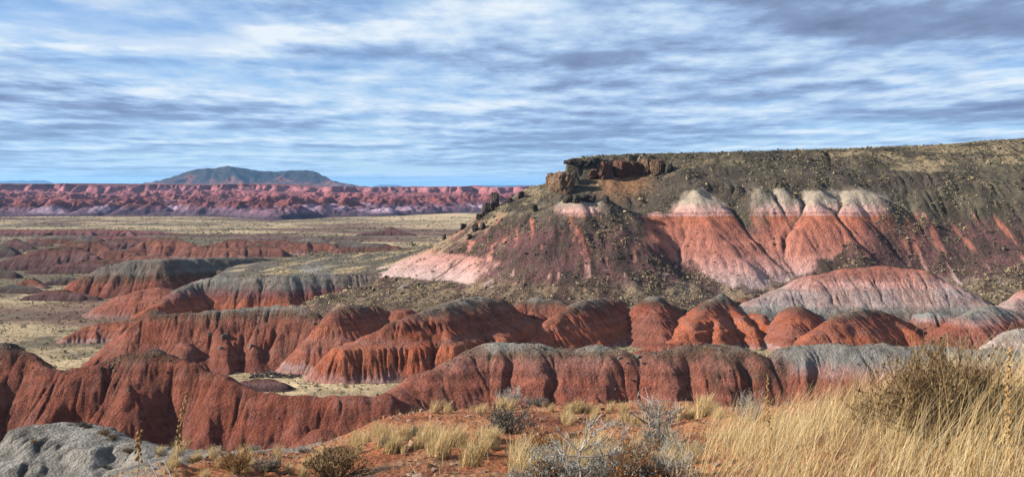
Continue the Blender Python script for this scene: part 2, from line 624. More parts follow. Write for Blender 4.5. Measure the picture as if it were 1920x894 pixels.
# ------------------------------------------------------------------ far country
def build_far_badlands():
    us = np.linspace(-260, 1180, 860)
    ds = np.concatenate([np.geomspace(1240, 2560, 260), np.linspace(2570, 3300, 120)])
    U, D = np.meshgrid(us, ds)
    X = (U - CU) / F * D
    Y = D
    edge = 1490 + 90 * fbm(X / 260, Y / 900, 61, 3) - 110 * np.exp(-((U - 520) / 70.0) ** 2) + 140 * sstep(680, 900, U)
    t = np.clip((Y - edge) / (2780 - 1490), 0, 1)
    wx = X + 14 * fbm(X / 60, Y / 60, 63, 2)
    wy = Y + 14 * fbm(X / 60, Y / 60, 64, 2)
    b = billow(wx / 66, wy / 150, 65, 4, .5)
    b2 = billow(wx / 26, wy / 46, 66, 3, .5)
    on = sstep(-20, 60, Y - edge)
    flat = sstep(-.05, .2, fbm(X / 330, Y / 260, 71, 3) + .12)
    Z = -42.0 + 1.6 * on + 17.0 * t ** 1.2 + on * (30 * b * (.4 + .6 * flat) + 10 * b2)
    rim_y = 2780 + 120 * fbm(X / 420, 0 * X + 3.3, 67, 2)
    spur = 190 * billow(wx / 95, wy / 600, 68, 3, .6)
    rd = (Y - rim_y) + spur
    vr = np.interp(U, [-260, 0, 330, 620, 690, 760, 840, 920, 1180], [346, 346.5, 346, 348, 351, 352.5, 349, 351, 353])
    zr = (HV - vr) / F * 2850 + 9 * fbm(X / 170, 0 * X + 5.7, 69, 4) + 1.5 * fbm(X / 40, Y / 40, 70, 2)
    face = np.clip(rd / 52.0, 0, 1)
    Z = np.where(face > 0, np.maximum(Z, lerp(np.minimum(Z, -25), zr, face ** .85)), Z)
    Z = np.minimum(Z, zr - 14 * (1 - face))
    h = Z + 2.2 * fbm(X / 70, Y / 70, 72, 4)
    st = [(-42, PURP * .55), (-38, np.array((.10, .078, .082))), (-34, np.array((.13, .085, .092))), (-31, np.array((.20, .135, .14))),
          (-28.5, PURP * 1.3), (-24, RED * .95), (-17, np.array((.27, .105, .085))), (-10, np.array((.32, .135, .11))), (-4, np.array((.36, .17, .145))), (3, RED)]
    C = np.stack([np.interp(h, [a[0] for a in st], [a[1][k] for a in st]) for k in range(3)], -1)
    wh = sstep(.06, .32, fbm(X / 90, Y / 160, 73, 4)) * sstep(-37, -34, h) * (1 - sstep(-28, -24, h))
    C = lerp(C, np.array((.50, .40, .385)), (wh * .75)[..., None])
    C = C * (1 + .3 * perlin(h * .55, X / 200, 74))[..., None] * (1 + .25 * fbm(X / 25, Y / 25, 75, 3))[..., None]
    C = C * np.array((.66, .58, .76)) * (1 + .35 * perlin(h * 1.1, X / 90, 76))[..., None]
    o = grid_mesh('badlands', X, Y, Z, M_FAR, np.clip(C, .012, .8))
    tag(o, 'far red and mauve badlands rising to a gullied rim', 'badlands', None, 'structure')


build_far_badlands()


def far_hill(name, label, pts, d, zf, slope, pal, r0, cell, seed, spurs=(), colf=None, mat=M_VFAR, ero=.6, gentle=()):
    ln = np.array([P(u, v, d + dd) for u, v, dd in pts])
    zc = ln[:, 2].max()
    hh = zc - zf
    lines = [(ln, slope, r0)] + [(np.array([P(u, v, d + dd) for u, v, dd in sp]), slope * 1.25, r0 * .4) for sp in spurs]
    lines += [(np.array([P(u, v, d + dd) for u, v, dd in sp]), .26, 30) for sp in gentle]
    reach = hh / slope + (350 if gentle else 0)
    xs = np.arange(ln[:, 0].min() - reach, ln[:, 0].max() + reach, cell)
    ys = np.arange(d - reach * 1.15, d + reach * 1.1, cell)
    X, Y = np.meshgrid(xs, ys)
    q = hh * .55
    XW = X + hh * .12 * fbm(X / q, Y / q, seed, 3)
    YW = Y + hh * .12 * fbm(X / q, Y / q, seed + 3, 3)
    H = np.stack([seg_field(XW, YW, l, s_, r_)[0] for l, s_, r_ in lines])
    Z = H.max(0) + hh * .05 * fbm(X / (hh * .3), Y / (hh * .3), seed + 5, 3)
    if ero:
        Z, flow = erode(Z, cell, int(Z.size * ero), 50, .25, seed, zf)
    t = (Z - zf) / hh + .06 * fbm(X / hh, Y / hh, seed + 7, 4)
    C = palette(pal, t) * (1 + .3 * fbm(X / (hh * .25), Y / (hh * .25), seed + 8, 3))[..., None]
    if colf is not None:
        C = colf(X, Y, Z, C, t)
    o = grid_mesh(name, X, Y, Z, mat, np.clip(C, .01, .8), Z > zf - 6)
    tag(o, label, 'hill', None, 'structure')
    return o


PAL['butte'] = [(0, DRED * 1.1), (.25, PURP * .55), (.42, DGREY * .4), (.7, DGREY * .35), (.93, DGREY * .5), (1.05, GREY * .4)]


def butte_col(X, Y, Z, C, t):
    m = sstep(.12, .4, fbm(X / 130, Y / 130, 91, 4)) * (1 - sstep(.5, .75, t))
    C = lerp(C, RED * .95, (m * .8)[..., None])
    low = (1 - sstep(.1, .3, t))
    return lerp(C, np.array((.11, .092, .075)), (low * .6)[..., None])


far_hill('butte', 'dark flat-topped butte with red flanks beyond the badlands rim',
         [(345, 324, 60), (366, 317, 0), (400, 315, 0), (432, 311.5, 0), (462, 316, 20), (482, 320, 40), (510, 322, 60), (560, 319, 80), (583, 319.5, 80), (604, 329, 100)],
         7000, -12, .62, 'butte', 7, 10, 81,
         spurs=[[(432, 312, 0), (440, 325, -90), (455, 338, -190)], [(380, 317, 0), (350, 330, -80), (320, 341, -190)],
                [(540, 320, 60), (520, 335, -60), (505, 344, -140)], [(590, 322, 80), (620, 336, 0), (640, 345, -60)], [(360, 320, 0), (300, 338, 60), (250, 346, 80)],
                [(480, 321, 40), (475, 334, -80), (470, 345, -180)]], colf=butte_col,
         gentle=[[(345, 331, 40), (300, 341, 60), (250, 346, 80), (200, 348.5, 90)], [(600, 334, 90), (640, 343, 80), (680, 349, 60)], [(345, 334, 0), (430, 332, 0), (560, 334, 40)]])
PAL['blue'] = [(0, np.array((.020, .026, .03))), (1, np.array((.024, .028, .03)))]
for (nm, lb, pts, d) in (
    ('distant_mesa', 'long low blue mesa on the horizon beside the dark butte', [(-60, 342, 0), (30, 338.5, 0), (82, 337.5, 0), (100, 343, 0)], 26000),
    ('distant_mesa', 'tiny flat-topped blue mesa alone on the horizon', [(702, 348, 0), (712, 346.2, 0), (745, 346.2, 0), (752, 348, 0)], 27000),
    ('distant_mesa', 'blue tableland on the horizon running behind the mesa slope', [(885, 348.5, 0), (905, 347.2, 0), (1060, 346.8, 0), (1200, 346.8, 0)], 25000)):
    far_hill(nm, lb, pts, d, -40, .7, 'blue', 10, 45, 95 + int(pts[0][0]) % 7, ero=0)

# ------------------------------------------------------------------ hills of the valley, nearest first
def ridge_col(X, Y, Z, C, t, fl):
    u_ = X / Y * F + CU + 25 * fbm(X / 4, Y / 4, 57, 3)
    pale = palette('benchpale', t + .06 * fbm(X / 3, Y / 3, 58, 4)) * (1 + .25 * fbm(X / 2.5, Y / 2.5, 59, 4))[..., None] * (1 - .3 * np.clip(fl - .3, 0, 1))[..., None]
    C = lerp(C, pale, sstep(1430, 1500, u_)[..., None])
    gr = sstep(-.05, .3, fbm(X / 5, Y / 5, 60, 4, .6) + .5 * (t - .62)) * sstep(.35, .6, t) * sstep(1215, 1260, u_) * (1 - sstep(1430, 1500, u_))
    return lerp(C, BROWN * .9, (gr * .8)[..., None])


hill('red_hill', 'dark red clay hill with a pale peak and shadowed spur', [(-120, 640, 850), (-30, 636), (10, 646), (40, 660), (75, 680), (110, 690), (150, 688), (200, 678), (245, 664), (288, 656),
     (325, 662), (370, 682), (420, 704), (470, 724), (520, 738), (570, 743), (620, 738), (680, 735), (720, 740)],
     [[(10, 646), (0, 720), (-30, 850)], [(150, 688), (110, 760), (60, 850)], [(245, 665), (200, 740), (140, 850)], [(288, 657), (287, 705), (285, 745), (240, 850)],
      [(370, 682), (392, 740), (390, 850)], [(440, 712), (455, 770), (460, 850)], [(570, 742), (560, 790), (550, 850)], [(650, 738), (640, 790), (625, 850)]],
     'red', r0=2.2, seed=1, tmul=.97, colf=lambda X, Y, Z, C, t, fl: C * np.array((.88, .82, .80)), s=.78, spur_slope=.95, kmax=2.2, body=1.95, lobes=.36,
     gullies=[(4.2, 5.5, [(312, 670), (326, 720), (332, 780), (325, 850)]), (1.6, 4.5, [(215, 690), (180, 760), (110, 850)]), (2, 5, [(62, 690), (40, 760), (0, 850)]), (2, 4.5, [(415, 715), (428, 780), (430, 850)]), (1.3, 4, [(508, 745), (508, 800), (500, 850)])])
hill('red_hill', 'broad rusty clay ridge with a grey gravel top behind the orange knoll', [(600, 812, 850), (650, 785, 845), (700, 754, 840), (740, 731, 835), (800, 699, 825), (860, 668, 820), (915, 646, 815), (960, 643), (1000, 649), (1060, 653), (1120, 648),
     (1165, 655), (1195, 678), (1230, 656), (1290, 648), (1350, 647), (1405, 655), (1438, 684), (1475, 653), (1560, 647), (1640, 647), (1760, 650), (1900, 655), (2050, 660)],
     [[(915, 646), (850, 720), (780, 815)], [(1000, 646), (985, 720), (970, 815)], [(1100, 650), (1100, 720), (1100, 815)], [(1270, 649), (1255, 700), (1250, 815)],
      [(1370, 650), (1335, 715), (1310, 815)], [(1560, 647), (1510, 720), (1480, 815)], [(1680, 647), (1640, 720), (1600, 815)], [(1820, 652), (1790, 720), (1760, 815)]],
     'benchgrey', r0=4.0, seed=2, s=.8, spur_slope=.72, tmul=.97, kmax=1.6, colf=ridge_col, lobes=.22, body=1.9, ero=.55,
     gullies=[(3.6, 5, [(1195, 664), (1195, 720), (1185, 815)]), (5, 6, [(1438, 670), (1450, 730), (1440, 815)]), (1.3, 1.6, [(1060, 652), (1042, 720), (1035, 815)]), (1.2, 1.5, [(965, 648), (960, 720), (950, 815)]), (1.6, 2, [(1290, 650), (1300, 720), (1290, 815)]), (1.5, 2, [(1560, 650), (1530, 720), (1510, 815)])])
hill('red_hill', 'long flat-topped red hill edged with rubble behind the pale peak', [(262, 600, 694), (290, 583), (330, 586), (400, 580), (450, 576), (520, 572), (560, 573), (585, 583), (600, 600)],
     [[(262, 600), (215, 645), (140, 694)], [(300, 585), (282, 640), (262, 694)], [(355, 583), (348, 640), (345, 700)], [(425, 578), (422, 640), (420, 700)], [(490, 573), (482, 630), (478, 694)],
      [(550, 573), (545, 630), (532, 688)]], 'red', r0=2.0, seed=3, s=.95, spur_slope=.95, lobes=.35, body=1.5, ero=.7,
     gullies=[(1.5, 2.5, [(395, 585), (392, 640), (395, 700)]), (1.4, 2.5, [(455, 578), (452, 640), (450, 700)]), (1.1, 1.4, [(522, 578), (515, 640), (505, 690)])])
hill('low_ridge', 'low maroon spur with a white foot beside the grassy flat', [(128, 630, 641), (160, 613), (195, 604), (240, 598), (270, 600)], [], 'redpink', r0=1.5, seed=4, s=.6)
hill('red_dome', 'smooth red clay dome rising from the grassy flat', [(212, 570, 592), (240, 550), (270, 541), (298, 537), (325, 545), (345, 560)], [], 'plainred', r0=4, seed=5, s=.62, ero=.5, lobes=0)
hill('red_hill', 'rounded red hill with a grey gravel cap in a row of clay hills', [(800, 590, 262), (760, 577, 262), (720, 580, 262), (690, 571, 260), (655, 568, 257), (632, 580, 252), (600, 620, 247), (550, 676, 241)],
     [], 'redpink', r0=3, seed=6, s=.8, c3=True, body=1.15, lobes=.7, extra=[[(690, 571, 260), (672, 610, 251), (650, 650, 244), (630, 690, 238)], [(745, 578, 262), (735, 610, 254), (715, 650, 246)]])
hill('orange_hill', 'orange and pink hill with a fluted skirt and dark flank', [(950, 578, 284), (930, 559, 278), (895, 556, 270), (860, 561, 262), (828, 573, 254), (795, 586, 248), (755, 602, 243), (700, 628, 238), (645, 660, 233)],
     [], 'orange', r0=2.4, seed=7, s=.78, c3=True, body=1.1, lobes=.6, remap=[(0, 0), (.28, .44), (.42, .48), (.62, .67), (.68, .75), (1, 1)],
     extra=[[(828, 573, 254), (832, 605, 246), (838, 640, 239), (842, 690, 232)], [(795, 586, 248), (780, 630, 240), (765, 700, 231)], [(755, 602, 243), (720, 655, 235), (690, 708, 229)], [(862, 561, 262), (905, 605, 256), (940, 650, 248)]])
hill('orange_hill', 'orange hill with a dark eastern flank and shrubby grey top', [(1160, 562, 304), (1125, 557, 296), (1095, 561, 289), (1065, 576, 281), (1030, 602, 272), (985, 642, 262)],
     [], 'orange', r0=2.2, seed=8, s=.82, c3=True, body=1.0, lobes=.45, extra=[[(1110, 559, 292), (1098, 590, 282), (1085, 620, 274), (1075, 655, 266)]])
hill('red_dome', 'small brown dome tucked between two orange hills', [(955, 585, 640), (985, 562), (1010, 556), (1045, 562), (1070, 580)], [], 'red', r0=4, seed=9, s=.75, zf=-39, zk=-41.5)
hill('low_ridge', 'thin grey ridge crest in front of the shrubby mesa foot', [(940, 575, 600), (975, 556), (1010, 546), (1060, 541), (1115, 540), (1160, 548)], [], 'greycap', r0=2, seed=10, s=.6)
hill('bench_edge', 'brown gravel edge of the bench above the orange hills', [(1165, 556, 600), (1215, 551), (1280, 549), (1350, 549), (1420, 552), (1470, 560), (1500, 572)], [], 'red', r0=2, seed=61, s=.9)
hill('red_dome', 'little brown dome between the dark flank and the orange terraces', [(1225, 553, 298), (1226, 562, 294), (1230, 585, 287), (1236, 610, 280)], [], 'red', r0=4, seed=62, s=.95, c3=True, body=1.0, lobes=0)
hill('orange_hill', 'terraced bright orange hill with ledges and a brown peak', [(1352, 552, 302), (1335, 559, 295), (1322, 574, 288), (1310, 590, 282), (1290, 620, 273), (1262, 655, 265)],
     [], 'orange', r0=2.0, seed=11, s=.85, c3=True, body=1.0, lobes=.5, extra=[[(1352, 552, 302), (1378, 582, 291), (1402, 612, 282), (1425, 648, 272)], [(1322, 574, 288), (1345, 605, 279), (1352, 640, 270), (1350, 665, 264)], [(1395, 556, 304), (1425, 590, 292), (1448, 630, 280)]],
     remap=[(0, 0), (.12, .17), (.18, .19), (.30, .37), (.37, .39), (.5, .57), (.56, .58), (1, 1)])
hill('low_ridge', 'low pinkish orange mound at the mouth of a dark gully', [(1190, 662, 674), (1225, 645), (1262, 643), (1290, 650)], [], 'plainred', r0=2, seed=12, s=.6)
hill('red_dome', 'plain rust dome beside a shadowed gully', [(1494, 572, 292), (1489, 584, 285), (1482, 608, 278), (1476, 640, 270)], [], 'redpink', r0=4, seed=13, s=.95, c3=True, body=1.0, lobes=0)
hill('red_hill', 'rust and pink hill with a dark grey top below the pale dome', [(1670, 590, 290), (1640, 579, 285), (1612, 577, 280), (1585, 586, 274), (1550, 608, 268), (1505, 645, 260)],
     [], 'orange', r0=2.6, seed=14, s=.8, c3=True, body=1.0, lobes=.5, extra=[[(1612, 577, 280), (1618, 610, 271), (1625, 650, 263)], [(1655, 584, 288), (1700, 615, 278), (1740, 650, 268)]])
hill('grey_hill', 'small grey and pink spur between the pale dome and the grey hill', [(1720, 590, 292), (1745, 582, 291), (1780, 590, 290), (1800, 605, 286)], [], 'benchpale', r0=2, seed=63, s=.8, c3=True)
hill('grey_hill', 'grey topped hill with pink flank behind the tall grass', [(1930, 600, 292), (1885, 577, 287), (1850, 573, 282), (1815, 590, 275), (1775, 625, 268)], [], 'benchpale', r0=3, seed=15, s=.72, c3=True, body=1.0, lobes=.5, extra=[[(1850, 573, 282), (1860, 610, 273), (1865, 650, 265)]])
hill('white_mound', 'cracked chalky white mound beside the tall grass', [(1862, 640, 690), (1890, 620), (1930, 613), (2000, 612)], [], 'white', r0=2.5, seed=16, s=.8)
hill('pale_hill', 'small pink and white hill at the shrubby foot of the mesa', [(1895, 566, 592), (1925, 543), (1970, 530)], [], 'dome', r0=3, zf=-34, seed=17, s=.7, zk=-41.5)
hill('pale_hill', 'wide pale pink dome with a red crown and rilled skirt', [(1420, 560, 579), (1470, 540), (1520, 517), (1580, 504), (1660, 497), (1720, 505), (1770, 528), (1815, 556), (1850, 572)],
     [[(1520, 517), (1495, 550), (1470, 579)], [(1600, 502), (1580, 550), (1570, 579)], [(1700, 502), (1710, 555), (1720, 579)], [(1770, 528), (1790, 555), (1800, 579)]], 'dome', zf=-33, s=.62, r0=5, seed=18, zk=-41.5, lobes=.45, ero=.7, body=1.3)
hill('grey_ridge', 'long grey topped ridge with red buttresses facing the valley', [(245, 600, 615), (290, 572, 610), (330, 545, 606), (372, 524, 600), (415, 516), (470, 516), (530, 515), (600, 511, 596), (700, 511, 592), (760, 514, 590), (815, 520, 585)],
     [[(330, 545), (290, 580), (240, 612)], [(415, 516), (445, 560), (490, 600)], [(600, 512), (580, 545), (552, 596)], [(645, 512), (635, 550), (622, 594)], [(700, 512), (692, 548), (680, 592)], [(500, 515), (510, 560), (530, 598)]],
     'greycap', r0=3, seed=19, s=.78, spur_slope=.9, lobes=.5, ero=.7)
hill('red_dome', 'brown and red buttress hill with a flat grey rim under the pink slope', [(680, 578, 600), (720, 552), (768, 529), (812, 525), (830, 548)], [[(768, 529), (735, 565), (700, 602)], [(800, 526), (790, 560), (780, 600)]], 'greycap', r0=3, seed=20, s=.8)
hill('grey_ridge', 'dark grey capped ridge with rounded red buttresses on the plain', [(122, 552, 556), (160, 516), (200, 497), (240, 488), (300, 484), (360, 484, 550), (420, 482, 545), (480, 482, 540), (540, 486, 530), (600, 490, 524)],
     [[(200, 497), (172, 525), (132, 554)], [(258, 487), (252, 518), (248, 554)], [(305, 484), (305, 518), (312, 550)], [(350, 484), (346, 515), (342, 548)]], 'greyred', r0=3.5, seed=21, s=.8, lobes=.5, ero=.7)
hill('red_dome', 'smooth orange red slope with a grey shoulder behind the capped ridge', [(325, 543, 546), (375, 517), (425, 504), (480, 499), (540, 501, 535)], [], 'greycap', r0=5, seed=22, s=.5, lobes=0)
for i, (lb, pts, pl) in enumerate((
    ('rumpled mauve clay hill with a pale shoulder on the plain', [(-30, 500, 506), (20, 482), (60, 470), (110, 462), (145, 462), (180, 480)], 'purple'),
    ('low maroon clay swell beside the rumpled mauve hill', [(60, 506, 511), (120, 494), (190, 486), (260, 488), (300, 497)], 'purple'),
    ('small brown red dome behind the mauve hill', [(115, 460, 488), (150, 447), (182, 450), (205, 464)], 'red'),
    ('cone shaped red hill with an orange foot on the plain', [(228, 474, 484), (270, 452), (296, 443), (328, 444), (358, 456), (380, 468)], 'redpink'),
    ('brown peaked dome with a pink hem in front of the red cone', [(322, 482, 486), (370, 462), (396, 456), (430, 466), (455, 478)], 'redpink'),
    ('long low brown dome next to the peaked dome', [(420, 470, 480), (460, 459), (492, 456), (525, 466)], 'red'),
    ('brown red dome at the back of the dome cluster', [(405, 456, 466), (435, 446), (460, 448), (480, 458)], 'red'),
    ('twin brown knobs at the back of the dome cluster', [(478, 452, 466), (500, 447), (515, 451), (530, 447), (545, 454)], 'red'),
    ('grey shouldered hill with an orange foot near the shrubby bench', [(538, 462, 470), (572, 446), (602, 447), (625, 460)], 'greycap'),
    ('low grey brown swell near the shrubby bench', [(610, 458, 468), (645, 450), (680, 455), (720, 456), (745, 462)], 'greyred'),
    ('black hump at the edge of the plain', [(-40, 476, 482), (0, 459), (14, 461), (28, 474)], 'dark'),
    ('dark conical slag-like hill on the plain', [(-10, 462, 466), (28, 446), (60, 462)], 'purple'),
    ('small purple cone beyond the slag-like hill', [(45, 456, 460), (68, 448), (95, 458)], 'purple'),
    ('lonely dark red hillock on the open plain', [(675, 438, 441), (715, 433), (734, 424.5), (752, 433), (775, 438)], 'purple'),
    ('tiny striped hillock with a red cap in the grass', [(26, 536, 539), (45, 526), (60, 521), (80, 534)], 'redpink'),
    ('low purple clay swell beside the capped ridge', [(50, 556, 561), (85, 545), (120, 542), (150, 552)], 'purple'),
    ('dark brown mound in the grass below the orange hill', [(455, 716, 728), (485, 709), (510, 711), (530, 720)], 'purple'),
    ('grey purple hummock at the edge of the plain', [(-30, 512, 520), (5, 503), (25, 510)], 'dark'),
    ('brown clay shoulder between the mauve hill and the red cone', [(170, 482, 490), (200, 470), (232, 466), (255, 474)], 'red'),
    ('low rust swell at the foot of the red cone', [(215, 488, 494), (260, 479), (300, 478), (340, 486)], 'redpink'),
    ('dim maroon hump behind the brown red dome', [(185, 455, 470), (215, 447), (250, 446), (275, 454)], 'purple'),
    ('small rust bump in front of the mauve hill', [(85, 500, 505), (105, 492), (128, 491), (150, 499)], 'red'),
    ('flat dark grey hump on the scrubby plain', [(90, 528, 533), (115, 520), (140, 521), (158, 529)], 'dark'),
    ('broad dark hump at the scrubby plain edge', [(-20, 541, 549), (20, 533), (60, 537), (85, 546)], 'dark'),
    ('pair of faint grey humps far out behind the domes', [(90, 446, 456), (115, 441), (140, 444), (165, 441), (190, 448)], 'greyred'),
    ('grey brown dome at the head of the shrubby bench', [(640, 462, 472), (670, 455), (700, 456), (725, 465)], 'greyred'),
    ('rust knob squeezed between two brown domes', [(520, 470, 476), (540, 462), (556, 463), (572, 471)], 'redpink'),
    ('lowest maroon clay tongue reaching into the grass', [(180, 556, 560), (150, 549), (120, 553)], 'purple'),
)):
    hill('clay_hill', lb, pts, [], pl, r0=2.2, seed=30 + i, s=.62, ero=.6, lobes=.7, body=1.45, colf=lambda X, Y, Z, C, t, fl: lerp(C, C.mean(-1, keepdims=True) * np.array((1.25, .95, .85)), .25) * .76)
hill('arroyo_bank', 'long dark red scarp cut along the grassland', [(-200, 430, 441), (-60, 431), (20, 430), (100, 431), (170, 430), (240, 431), (300, 434), (345, 438)],
     [[(20, 430), (25, 441)], [(70, 431), (72, 442)], [(170, 430), (172, 442)], [(215, 430), (222, 442)], [(260, 432), (255, 443)]], 'purple', r0=1.5, seed=55, s=.6)
hill('arroyo_bank', 'second mauve scarp lying in front of the dark scarp', [(60, 448, 452), (130, 443), (210, 442), (280, 444), (330, 448)], [], 'purple', r0=2, seed=56, s=.4)

# ------------------------------------------------------------------ the mesa
MESA = {}


def build_mesa():
    cell = 0.56
    xs = np.arange(-78, 262, cell)
    ys = np.arange(276, 474, cell)
    X, Y = np.meshgrid(xs, ys)
    XW = X + 2.2 * fbm(X / 17, Y / 17, 101, 4)
    YW = Y + 2.2 * fbm(X / 17, Y / 17, 102, 4)
    rim = np.array([P(1064, 296, 389), P(1130, 292, 391), P(1250, 288, 392), P(1400, 284, 394), P(1600, 279, 398), P(1800, 272, 406), P(1920, 262, 416), P(2100, 255, 424), P(2500, 250, 430)])
    poly = np.vstack([rim[:, :2], [[300, 456], [34, 452]]])
    ztop = np.interp(X, rim[:, 0], rim[:, 2]) + np.clip((Y - 395) * .02, 0, 1.5)
    # distance outside the plateau
    dist = np.full(X.shape, 1e9)
    inside = np.zeros(X.shape, bool)
    for a, b in zip(poly, np.roll(poly, -1, 0)):
        dx, dy = b - a
        t = np.clip(((XW - a[0]) * dx + (YW - a[1]) * dy) / (dx * dx + dy * dy), 0, 1)
        dist = np.minimum(dist, np.hypot(XW - a[0] - t * dx, YW - a[1] - t * dy))
        c = ((a[1] > YW) != (b[1] > YW)) & (XW < (b[0] - a[0]) * (YW - a[1]) / (b[1] - a[1] + 1e-9) + a[0])
        inside ^= c
    r = np.where(inside, 0, dist)
    u_ = X / Y * F + CU
    # cliffs round the nose, gentle shoulder further along
    nose = 1 - sstep(44, 62, X)
    right = sstep(125, 175, X)
    dn = np.interp(r, [0, 1.5, 12, 30, 38, 50, 66, 78, 96, 114], [0, 6.5, 11, 19, 25, 33, 39, 42, 45, 56])
    dm = np.interp(r, [0, 3, 24, 50, 66, 78, 98, 116], [0, 2.0, 12, 33, 42, 44, 47, 58])
    dr = np.interp(r, [0, 6, 30, 60, 86, 104, 122], [0, 2.5, 13, 33, 47, 50, 62])
    drop = lerp(lerp(dm, dn, nose), dr, right)
    base = ztop - drop
    lines = []

    def L(pts, slope=.95, r0=1.6, bare=0.0, w=6.0):
        lines.append((np.array([P(*p) for p in pts]), slope, r0, bare, w))
    # the left arm that runs down to the valley
    L([(1262, 401, 352), (1210, 399, 350), (1165, 389, 348), (1132, 374, 346), (1062, 377, 344), (1000, 420, 346), (930, 455, 350), (850, 489, 354), (760, 500, 357), (690, 512, 360)], .72, 2.0, .0)
    L([(1132, 374, 346), (1105, 425, 339), (1060, 480, 332), (1000, 540, 325)], .7, 3)
    L([(1062, 377, 344), (1005, 448, 339), (930, 512, 334), (880, 545, 330)], .7, 3)
    L([(850, 489, 354), (820, 510, 348), (790, 530, 342)], .7, 2)
    L([(1230, 400, 351), (1185, 455, 338), (1120, 520, 328), (1090, 545, 322)], .75, 2.5)
    # bare facets
    L([(1262, 401, 352), (1268, 432, 346.5), (1255, 470, 340), (1210, 515, 332), (1165, 547, 325)], .85, 1.5, 1, 11)
    L([(1312, 362, 361), (1322, 401, 350), (1350, 450, 341), (1372, 500, 334), (1382, 541, 328)], .66, 2.2, 1, 11)
    L([(1424, 353, 364), (1432, 400, 353), (1440, 440, 346), (1450, 485, 340)], .8, 1.6, .5, 3.5)
    L([(1462, 352, 365), (1462, 380, 358), (1455, 410, 352)], .8, 1.4, .8, 3.5)
    L([(1540, 351, 365), (1530, 375, 357), (1510, 405, 350), (1490, 460, 340), (1450, 505, 333), (1405, 538, 328)], .75, 1.8, 1, 9)
    L([(1604, 351, 366), (1590, 378, 358), (1575, 408, 351), (1545, 455, 343), (1500, 500, 336), (1460, 530, 331)], .8, 1.6, 1, 7)
    L([(1632, 363, 364), (1604, 410, 353), (1575, 465, 343), (1540, 500, 337)], .85, 1.4, .9, 5)
    L([(1660, 375, 364), (1650, 420, 354), (1625, 470, 344), (1600, 505, 337)], .8, 2, .45, 4)
    L([(1720, 400, 362), (1715, 450, 350), (1705, 500, 340), (1690, 530, 334)], .7, 3, .4, 3)
    L([(1790, 420, 362), (1800, 460, 352), (1815, 505, 342), (1820, 560, 330)], .7, 3, .4, 3)
    L([(1838, 430, 364), (1850, 470, 354), (1870, 520, 342)], .7, 3, .35, 3)
    L([(1900, 400, 374), (1930, 460, 362), (1960, 520, 350)], .6, 4)
    for i_, (ln, s_, r_, br, w) in enumerate(lines):
        if br > 0 and ln[0][1] > 356:
            lines[i_] = (np.vstack([ln[0] + np.array((0, 14, 3.0)), ln]), s_, r_, br, w)
    hs, bare = [base], np.zeros(X.shape)
    jit = 3.0 * fbm(X / 6, Y / 9, 111, 4)
    for ln, s_, r_, br, w in lines:
        h, dd = seg_field(XW, YW, ln, s_, r_)
        hs.append(h)
        if br > 0:
            near = sstep(-3.0, 0.8, h - base)
            bare = np.maximum(bare, br * (1 - sstep(w * .75, w * 1.25, dd + jit)) * near)
    H = np.stack(hs)
    mx = H.max(0)
    Z = mx + np.log(np.exp(np.clip((H - mx) * 1.5, -30, 0)).sum(0)) / 1.5 - .25
    Z += .9 * fbm(X / 9, Y / 9, 103, 4) * sstep(0, 6, r) + .5 * fbm(X / 22, Y / 22, 104, 3)
    Z, flow = erode(Z, cell, int(Z.size * .55), 75, .11, 105, -34)
    fl = np.log1p(flow)
    fl /= np.percentile(fl, 99.5)
    # strata
    zz = Z + .35 * fbm(X / 14, Y / 14, 106, 3)
    st = [(-40, LGREY * .8), (-31, WPINK * .95), (-28, WPINK), (-24.5, PINK), (-20, RED * 1.35 + .03), (-14, RED * 1.3 + .012), (-9.6, ORANGE * 1.08 + .01), (-9.0, PINK * 1.0), (-8.4, RED * .8 + .05), (-7.9, PINK * 1.1 + .02), (-5, WHITE * .68), (-1.5, WHITE * .62), (0.5, WHITE * .45)]
    strata = np.stack([np.interp(zz, [a[0] for a in st], [a[1][k] for a in st]) for k in range(3)], -1)
    strata *= (1 + .18 * perlin(zz * 1.3, X / 60, 107) + .32 * fbm(X / 1.1, Y / 9, 117, 3) * sstep(-9, -7, zz))[..., None]
    n = fbm(X / 8, Y / 8, 108, 5, .6)
    tal = lerp(TALUS * 1.05, np.array((.078, .067, .046)), sstep(-.3, .5, fbm(X / 30, Y / 20, 109, 4))[..., None])
    tal = lerp(tal, PURP * .72, (sstep(-8, -16, zz) * (.45 + .4 * sstep(-.2, .3, n)))[..., None])
    tal = tal * (1 + .5 * n)[..., None]
    # red streaks where the gravel cover is thin on the arms
    thin = sstep(.22, .5, fbm(X / 3.2, Y / 18, 112, 4, .6) + .25 * sstep(-30, -6, -np.abs(X - 20) * 0 - 40 + 0 * X)) * (Z < -9) * (Z > -26)
    leftarm = (u_ < 1290) & (u_ > 760)
    wedge = sstep(.30, .55, fbm(X / 3.4, Y / 40, 116, 3, .55) + .12 * sstep(-10, -18, Z)) * (Z < -8.5) * (Z > -29) * sstep(1640, 1680, u_)
    thin = np.maximum(thin * np.where(leftarm, .85, .22), wedge * .95)
    bare = np.maximum(bare, thin)
    # pink toe of the left arm
    toe = (1 - sstep(855, 960, u_ + 60 * n)) * sstep(680, 700, u_) * sstep(-29.5, -28.6, Z) * (1 - sstep(-23, -21.0, Z))
    bare = np.maximum(bare, toe)
    knob = np.exp(-(((u_ - 1085) / 45.0) ** 2)) * sstep(-11, -7, Z) * (1 - sstep(352, 356, Y))
    bare = np.maximum(bare, knob * 1.2)
    bare = np.clip(bare * (1 - .75 * sstep(.55, .9, fl)), 0, 1)
    bare *= 1 - sstep(-1.4, -.2, zz + 1.3 * n + 3.2 * fbm(X / 13, Y / 40, 114, 3))
